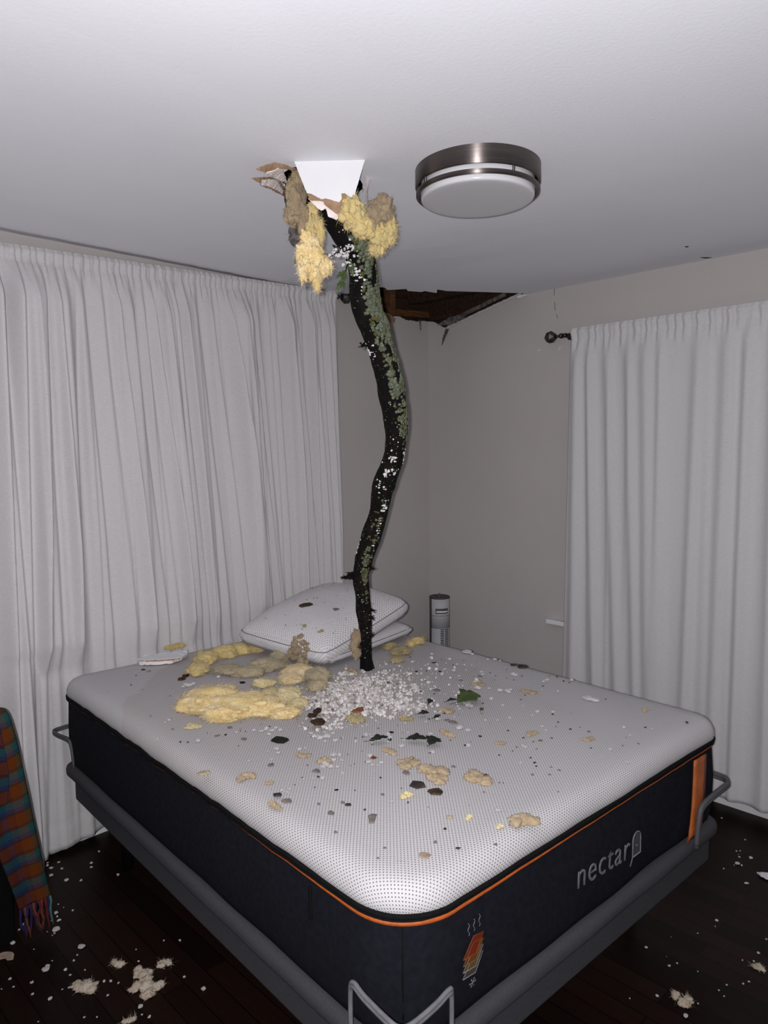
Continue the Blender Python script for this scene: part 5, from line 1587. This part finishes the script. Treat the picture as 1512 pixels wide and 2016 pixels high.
for k, (x, y, s) in enumerate(SHARDS):
    o = put(CM[k % 6], 'plaster_shard', x, y, ZT, s*.6, rnd, ['white plaster flake near the right edge of the mattress', 'second white flake touching the one near the right mattress edge', 'upper of the two white lumps on the green oak leaf', 'white flake on the far right part of the mattress near the fan', 'lower of the two white lumps on the green oak leaf'][k], 'plaster flake', None, .5)
# dark specks
sm = [crumb_mesh('bark_speck', 90+s, 1, .45, M['dark']) for s in range(3)]+[crumb_mesh('bark_speck', 95+s, 1, .45, M['stone']) for s in range(2)]
cnt = 0
while cnt < 210:
    u, v = rnd.uniform(.05, 1.45), rnd.uniform(.06, 1.95)
    if rnd.random() > .25+.75*math.exp(-((u-.75)/.42)**2-((v-.95)/.5)**2) or (.66 < u < 1.5 and v > 1.28): continue
    p = bl(u, v); cnt += 1
    put(rnd.choice(sm), 'bark_speck', p.x, p.y, ZT-.0005, rnd.uniform(.0018, .0048), rnd, 'tiny dark speck of bark or grit on the mattress', 'speck', 'dark specks scattered over the mattress')
for _ in range(60):
    u, v = rnd.gauss(.70, .11), rnd.gauss(.98, .10)
    if v > 1.27: continue
    p = bl(u, v); put(rnd.choice(sm), 'bark_speck', p.x, p.y, ZT+.020*math.exp(-((u-.68)/.13)**2-((v-.99)/.11)**2), rnd.uniform(.003, .008), rnd, 'small dark bark bit lying on the white plaster heap', 'bark bit', 'dark bark bits on the plaster heap', .6)
# chips and stones
def chip(x, y, wd, asp, kind, k, name, label, cat, group=None, z=ZT):
    r = random.Random(k*7+1); n_ = 6 if kind in ('dark', 'black', 'brown', 'bark', 'rust') else 7; th = max(.0016, wd*.10)
    bm = bmesh.new(); lo, hi = [], []
    for q in range(n_):
        a = 2*math.pi*q/n_; rr = wd*.5*r.uniform(.55, 1.25)
        px, py = math.cos(a)*rr, math.sin(a)*rr*asp
        lo.append(bm.verts.new((px, py, 0))); hi.append(bm.verts.new((px*.86, py*.86, th*r.uniform(.7, 1.4))))
    c = bm.verts.new((0, 0, th*1.25))
    for q in range(n_): bm.faces.new((lo[q], lo[(q+1) % n_], hi[(q+1) % n_], hi[q])); bm.faces.new((hi[q], hi[(q+1) % n_], c))
    bm.faces.new(lo[::-1])
    mt_ = {'stone': 'stone', 'tan': 'tanchip', 'dark': 'dark', 'black': 'blackchip', 'brown': 'brown', 'rust': 'rust', 'orange': 'orangechip', 'bark': 'barkchip'}[kind]
    o = bmobj(name, bm, M[mt_], None, False)
    o.location = (x, y, z-.0005)
    # lie across the view with a little turn
    o.rotation_euler = (r.uniform(-.06, .06), r.uniform(-.06, .06), math.atan2(CR.y, CR.x)+r.uniform(-.25, .25)); o.location.z += wd*.02
    return tag(o, label, cat, group)
CL_ = {0: 'wedge-shaped grey roof chip near the middle of the foot end', 1: 'grey stone chip left of the middle of the mattress', 2: 'small square grey chip left of the wedge-shaped one', 3: 'tan rounded chip nearest the foot corner of the mattress',
       4: 'long grey sliver near the left side of the mattress', 5: 'thin dark splinter lying on the long grey sliver', 6: 'oval grey chip between two tan tufts near the middle', 7: 'grey chip touching the white plaster cluster', 8: 'blue-black roofing chip near the middle of the mattress, left of a brown one',
       9: 'dark brown roofing chip beside the blue-black one', 10: 'reddish brown chip with white crumbs in front of the heap', 11: 'orange wood chip lying in the white plaster heap', 12: 'largest dark brown bark piece at the left of the plaster heap', 13: 'dark brown bark bit at the back of the larger bark piece', 14: 'brown bark piece beside the large yellow insulation', 15: 'black triangular flake in front of the large yellow insulation',
       27: 'dark brown shrivelled leaf clump beside the rolled yellow insulation', 28: 'brown crumpled bit left of the shrivelled leaf clump', 21: 'long dark twig bit at the far right edge of the mattress'}
for k, (x, y, s, a, kind) in enumerate(CHIPS):
    if kind == 'skip': continue
    nm = {'stone': 'stone_chip', 'tan': 'stone_chip', 'dark': 'roofing_chip', 'black': 'black_flake', 'brown': 'roofing_chip', 'rust': 'wood_chip', 'orange': 'wood_chip', 'bark': 'bark_chip'}[kind]
    cat = {'stone_chip': 'stone chip', 'roofing_chip': 'roof chip', 'black_flake': 'flake', 'wood_chip': 'wood chip', 'bark_chip': 'bark'}[nm]
    zz = ZT+(.018 if kind in ('orange', 'bark') and k in (11, 12, 13, 14) else .006 if k == 5 else 0)
    if k in CL_: lb, gp = CL_[k], None
    else: lb, gp = {'stone': ('small grey stone chip on the mattress, under a fingernail in size', 'small grey chips on the mattress'), 'tan': ('small tan chip near the head corner of the mattress', None), 'dark': ('small dark chip on the mattress', 'small dark chips on the mattress'), 'black': ('small black flake on the mattress', 'small black flakes on the mattress')}.get(kind, ('small chip on the mattress', 'small chips'))
    chip(x, y, s, a/ .45 if a < .45 else min(1.9, a*1.6), kind, k, nm, lb, cat, gp, zz)
ll = ['lobed bright green oak leaf right of the plaster heap', 'small green leaf scrap just right of the oak leaf', 'dark leaf at the front of the heap, left of the pair', 'long dark leaf in front of the plaster heap', 'dark ragged leaf touching the right end of the long dark leaf', 'dark leaf poking from the plaster heap near the oak leaf', 'dark leaf at the right front of the plaster heap', 'small dark leaf below the others at the right of the heap', 'curled dark leaf left of the green oak leaf']
for k, (x, y, s, a, kind, rz) in enumerate(LEAVES):
    wd = s*(.95 if k in (0, 4) else .55)
    o = leaf('fallen_leaf', s*.95, wd, 3 if k != 1 else 0, .10, 50+k, M['green' if kind == 'green' else 'darkleaf'])
    an = math.atan2(CR.y, CR.x)+rz
    o.rotation_euler = (.12, -.05, an); o.location = (x-math.cos(an)*s*.45, y-math.sin(an)*s*.45, ZT+.012)
    tag(o, ll[k], 'leaf')
# tufts of insulation
TL = ['ragged tan tuft at mattress centre, just behind a touching similar tuft', 'tan tuft in front of and touching a similar tuft at mattress centre', 'flat tan tuft left of the pair at mattress centre', 'small tan tuft with a dark tip in front of the long dark leaf', 'pale orange tuft nearest the foot edge of the mattress', 'tan tuft near the left edge of the mattress', 'small tan tuft next to the long grey sliver', 'pale yellow tuft next to the roofing chips', 'long tan tuft with a brown tip right of mattress centre', 'grey-tan scrap on the left edge of the mattress top']
for k, (x, y, s, asp, h, key) in enumerate(TUFTS):
    if key == 'skip': continue
    a = math.atan2(CR.y, CR.x); r = random.Random(k+200); bl_ = []
    for q in range(4 if s > .035 else 3):
        e = (q/(3 if s > .035 else 2)-.5)*s*.62; f_ = r.gauss(0, s*.14*asp)
        bl_.append(((x+math.cos(a)*e-math.sin(a)*f_*2, y+math.sin(a)*e+math.cos(a)*f_*2, ZT+h*.22), (s*.27*r.uniform(.8, 1.2), s*.30*max(.7, asp)*1.25*r.uniform(.8, 1.2), h*.55*r.uniform(.8, 1.2))))
    o = fluffy('insulation_tuft', bl_, M['ins_'+key], int(90+s*2500), .007, 300+k, flat=ZT, sub=3, rough=.6, fw=.00035, sat=7, sats=(.25, .55))
    tag(o, TL[k] if k < len(TL) else 'small scrap of insulation lying on the mattress', 'insulation', None if k < len(TL) else 'small insulation scraps on the mattress')
chip(*(lambda t: (t[0]+CR.x*.020, t[1]+CR.y*.020))(TUFTS[8]), .022, .8, 'brown', 900, 'wood_chip', 'brown oval chip at the right end of the long tan tuft', 'wood chip', None, ZT+.010)
def clump(data, key, fib, lab, seed, flen=.020, rough=.38, asp_k=1.15):
    a = math.atan2(CR.y, CR.x); bl_ = []
    for i, (x, y, s, asp, h) in enumerate(data):
        bl_.append(((x, y, ZT+h*.35), (s*.5, s*.5*asp*asp_k, h*.62)))
    # ellipsoids turned to face across the view: build about the origin, then turn
    O = Vector((data[0][0], data[0][1], ZT)); R_ = Matrix.Rotation(-a, 3, 'Z')
    loc = [(tuple(R_ @ (Vector(c)-O)), r_) for c, r_ in bl_]
    o = fluffy('insulation_clump', loc, M['ins_'+key], fib if fib > 9000 else fib*3, flen, seed, origin=(0, 0, 0), flat=0.0, rough=rough, fw=.00038, sat=6, sats=(.15, .4), stretch=.45)
    o.location = O; o.rotation_euler = (0, 0, a)
    return tag(o, lab, 'insulation')
clump(CLUMP_YELLOW, 'yellow', 15000, 'largest bright yellow insulation clump lying on the left of the mattress', 1)
clump(CLUMP_ROLL, 'gold', 1700, 'long curved roll of yellow insulation behind the largest clump', 2)
clump(CLUMP_GREY, 'grey', 1500, 'greyish insulation mat between the curved roll and the pillow', 3)
clump(CLUMP_PEACH, 'peach', 900, 'peach-coloured insulation lump at the front corner of the quilted pillow', 4)
clump(CLUMP_MID, 'pale', 1100, 'pale insulation with plaster grit right behind the largest yellow clump', 5)
clump(CLUMP_OLIVE, 'grey', 800, 'olive-brown insulation lump at the left back of the plaster heap', 6)
clump(CLUMP_FAR, 'olive', 600, 'olive insulation shreds right of the foot of the branch', 7)
clump(CLUMP_LEMON, 'gold', 400, 'small yellow tuft near the far edge of the mattress by the fan', 8)
clump(CLUMP_HEAD, 'gold', 350, 'small yellow tuft against the left curtain behind the drywall shard', 9, .012)
# grit sprinkled on the insulation
# drywall shard at the head end
sh = tag(empty('drywall_shard', bl(.62, 1.98, ZT)), 'flat white drywall shard at the head end, by the left curtain', 'drywall')
SP = SHARD_PTS; O = Vector(bl(.62, 1.98, ZT))
slab('painted_face', [Vector((a, b, ZT+.022))-O for a, b in SP], (0, 0, .002), M['flapwhite'], sh, .003, 41)
slab('torn_core', [Vector((a, b, ZT+.004))-O for a, b in SHARD_LOW], (0, 0, .014), M['gypsum'], sh, .005, 42)
slab('paper_edge', [Vector((a, b, ZT+.0195))-O for a, b in SHARD_MID], (0, 0, .002), M['paper'], sh, .004, 43)

# debris on the pillow and the branch
hp = lambda it, k=1.0: [(c, (w_*k, w_*.8*k, h_*k)) for c, w_, h_ in it]
tag(fluffy('insulation_clump', hp(TRUNK_TUFT, .8), M['ins_brown'], 900, .010, 62, rough=.5, sub=3, sat=6, fw=.0004), 'tan insulation wedged between branch and pillow', 'insulation')
bpy.context.view_layer.update(); PM = pil_top.matrix_world.copy(); PZ = (PM.to_3x3() @ Vector((0, 0, 1))).normalized()
case = [c for c in pil_top.children if c.name.startswith('case')][0]
def onpillow(p):
    """drop a point onto the pillow along the line of sight from the foot of the bed"""
    inv = PM.inverted(); o_ = inv @ CL; d_ = (inv.to_3x3() @ (Vector(p)-CL)).normalized()
    ok, h, n_, i = case.ray_cast(o_, d_)
    return (PM @ h, (PM.to_3x3() @ n_).normalized()) if ok else (Vector(p), PZ)
tag(fluffy('insulation_clump', [(onpillow(c)[0], (w_*.75, w_*.7, w_*.62)) for c, w_, h_ in PILLOW_TUFT], M['ins_brown'], 1400, .008, 61, rough=.5, sub=3, sat=5, fw=.00038), 'brown matted insulation stuck on the front of the quilted pillow', 'insulation')
for k, (c, w_, h_) in enumerate(PILLOW_FLECK): tag(fluffy('insulation_tuft', [(onpillow(c)[0], (w_*.9, w_*.7, w_*.4))], M['ins_olive'], 160, .006, 63+k, sub=3, sat=8, sats=(.3, .7), fw=.0004), ['small olive fleck above the brown patch on the quilted pillow', 'small olive fleck right of the brown patch on the quilted pillow'][k], 'insulation')
for k, (p, s, kind) in enumerate(PILLOW_SPOTS):
    h, n_ = onpillow(p)
    o = chip(0, 0, s, .5 if k == 0 else .9, 'brown' if k == 0 else 'stone', 700+k, 'bark_chip' if k == 0 else 'stone_chip', ['brown bark chip on the upper part of the quilted pillow', 'round grey-brown chip on the quilted pillow near the branch'][k], 'bark' if k == 0 else 'stone chip')
    o.rotation_mode = 'QUATERNION'; x_ = (CR-n_*CR.dot(n_)).normalized(); o.rotation_quaternion = Matrix((x_, n_.cross(x_), n_)).transposed().to_quaternion(); o.location = h-n_*.0005
cnt = 0
while cnt < 46:
    a, b = rnd.uniform(-.27, .27), rnd.uniform(-.22, .20); q = PM @ Vector((a, b, .3))
    inv = PM.inverted(); ok, h, n_, i = case.ray_cast(Vector((a, b, .5)), Vector((0, 0, -1)))
    if not ok: continue
    cnt += 1; s = rnd.uniform(.0018, .0045); o = put(rnd.choice(sm), 'bark_speck', 0, 0, 0, s, rnd, 'tiny dark speck on the quilted pillow', 'speck', 'dark specks on the quilted pillow')
    o.location = PM @ (h+n_*s*.25)

# ------------------------------------------------------------------ debris on the floor
FT = ['beige insulation tuft on the floor, left one of the bottom-left pair', 'largest beige ragged insulation tuft on the bottom-left floor', 'beige tuft joined to the top of the largest tuft on the left floor', 'upright beige tuft on the left floor above the pair', 'small beige tuft on the left floor nearest the bed', 'small beige tuft on the floor at the bottom edge of the view', 'beige insulation tuft on the floor right of the bed, beside a white lump', 'narrow beige tuft on the floor at the right edge']
for k, (x, y, s, asp, h, key) in enumerate(FLOOR_TUFTS):
    a = math.atan2(CR.y, CR.x); r = random.Random(k+900); bl_ = []
    for q in range(5):
        e = (q/4-.5)*s*.66; f_ = r.gauss(0, s*.18)
        bl_.append(((x+math.cos(a)*e-math.sin(a)*f_, y+math.sin(a)*e+math.cos(a)*f_, h*.25), (s*.22*r.uniform(.7, 1.2), s*.25*asp*r.uniform(.7, 1.2), h*.6)))
    tag(fluffy('insulation_tuft', bl_, M['ins_floor'], 260, .013, 400+k, flat=0.0015, sub=3, rough=.6, fw=.0005, sat=6, sats=(.2, .5)), FT[k], 'insulation')
for x, y, s in FLOOR_CRUMBS:
    put(rnd.choice(CM), 'plaster_crumb', x, y, 0, s*.40, rnd, 'white plaster crumb on the dark wooden floor', 'plaster crumb', 'white plaster crumbs on the floor')
cnt = 0
while cnt < 110:
    if rnd.random() < .72: x, y = rnd.uniform(-3.05, -2.50), rnd.uniform(-1.55, -.35)
    else: x, y = rnd.uniform(-1.25, -.25), rnd.uniform(-2.75, -2.05)
    if x < -2.70 and y > -.6: continue
    q = bl(0, 0); 
    cnt += 1; put(rnd.choice(CM), 'plaster_crumb', x, y, 0, rnd.uniform(.0015, .0042), rnd, 'white plaster crumb on the dark wooden floor', 'plaster crumb', 'white plaster crumbs on the floor')
o = tag(slab('drywall_shard', [Vector((a, b, .006)) for a, b in FLOOR_SHARD], (0, 0, .006), M['flapwhite'], None, .003, 51), 'pointed white drywall shard on the floor at the right edge', 'drywall')
o = tag(slab('torn_paper', [Vector((a, b, .002)) for a, b in FLOOR_PAPER], (0, 0, .003), M['tanchip'], None, .004, 52), 'tan piece of drywall paper on the floor at the left edge', 'torn paper')
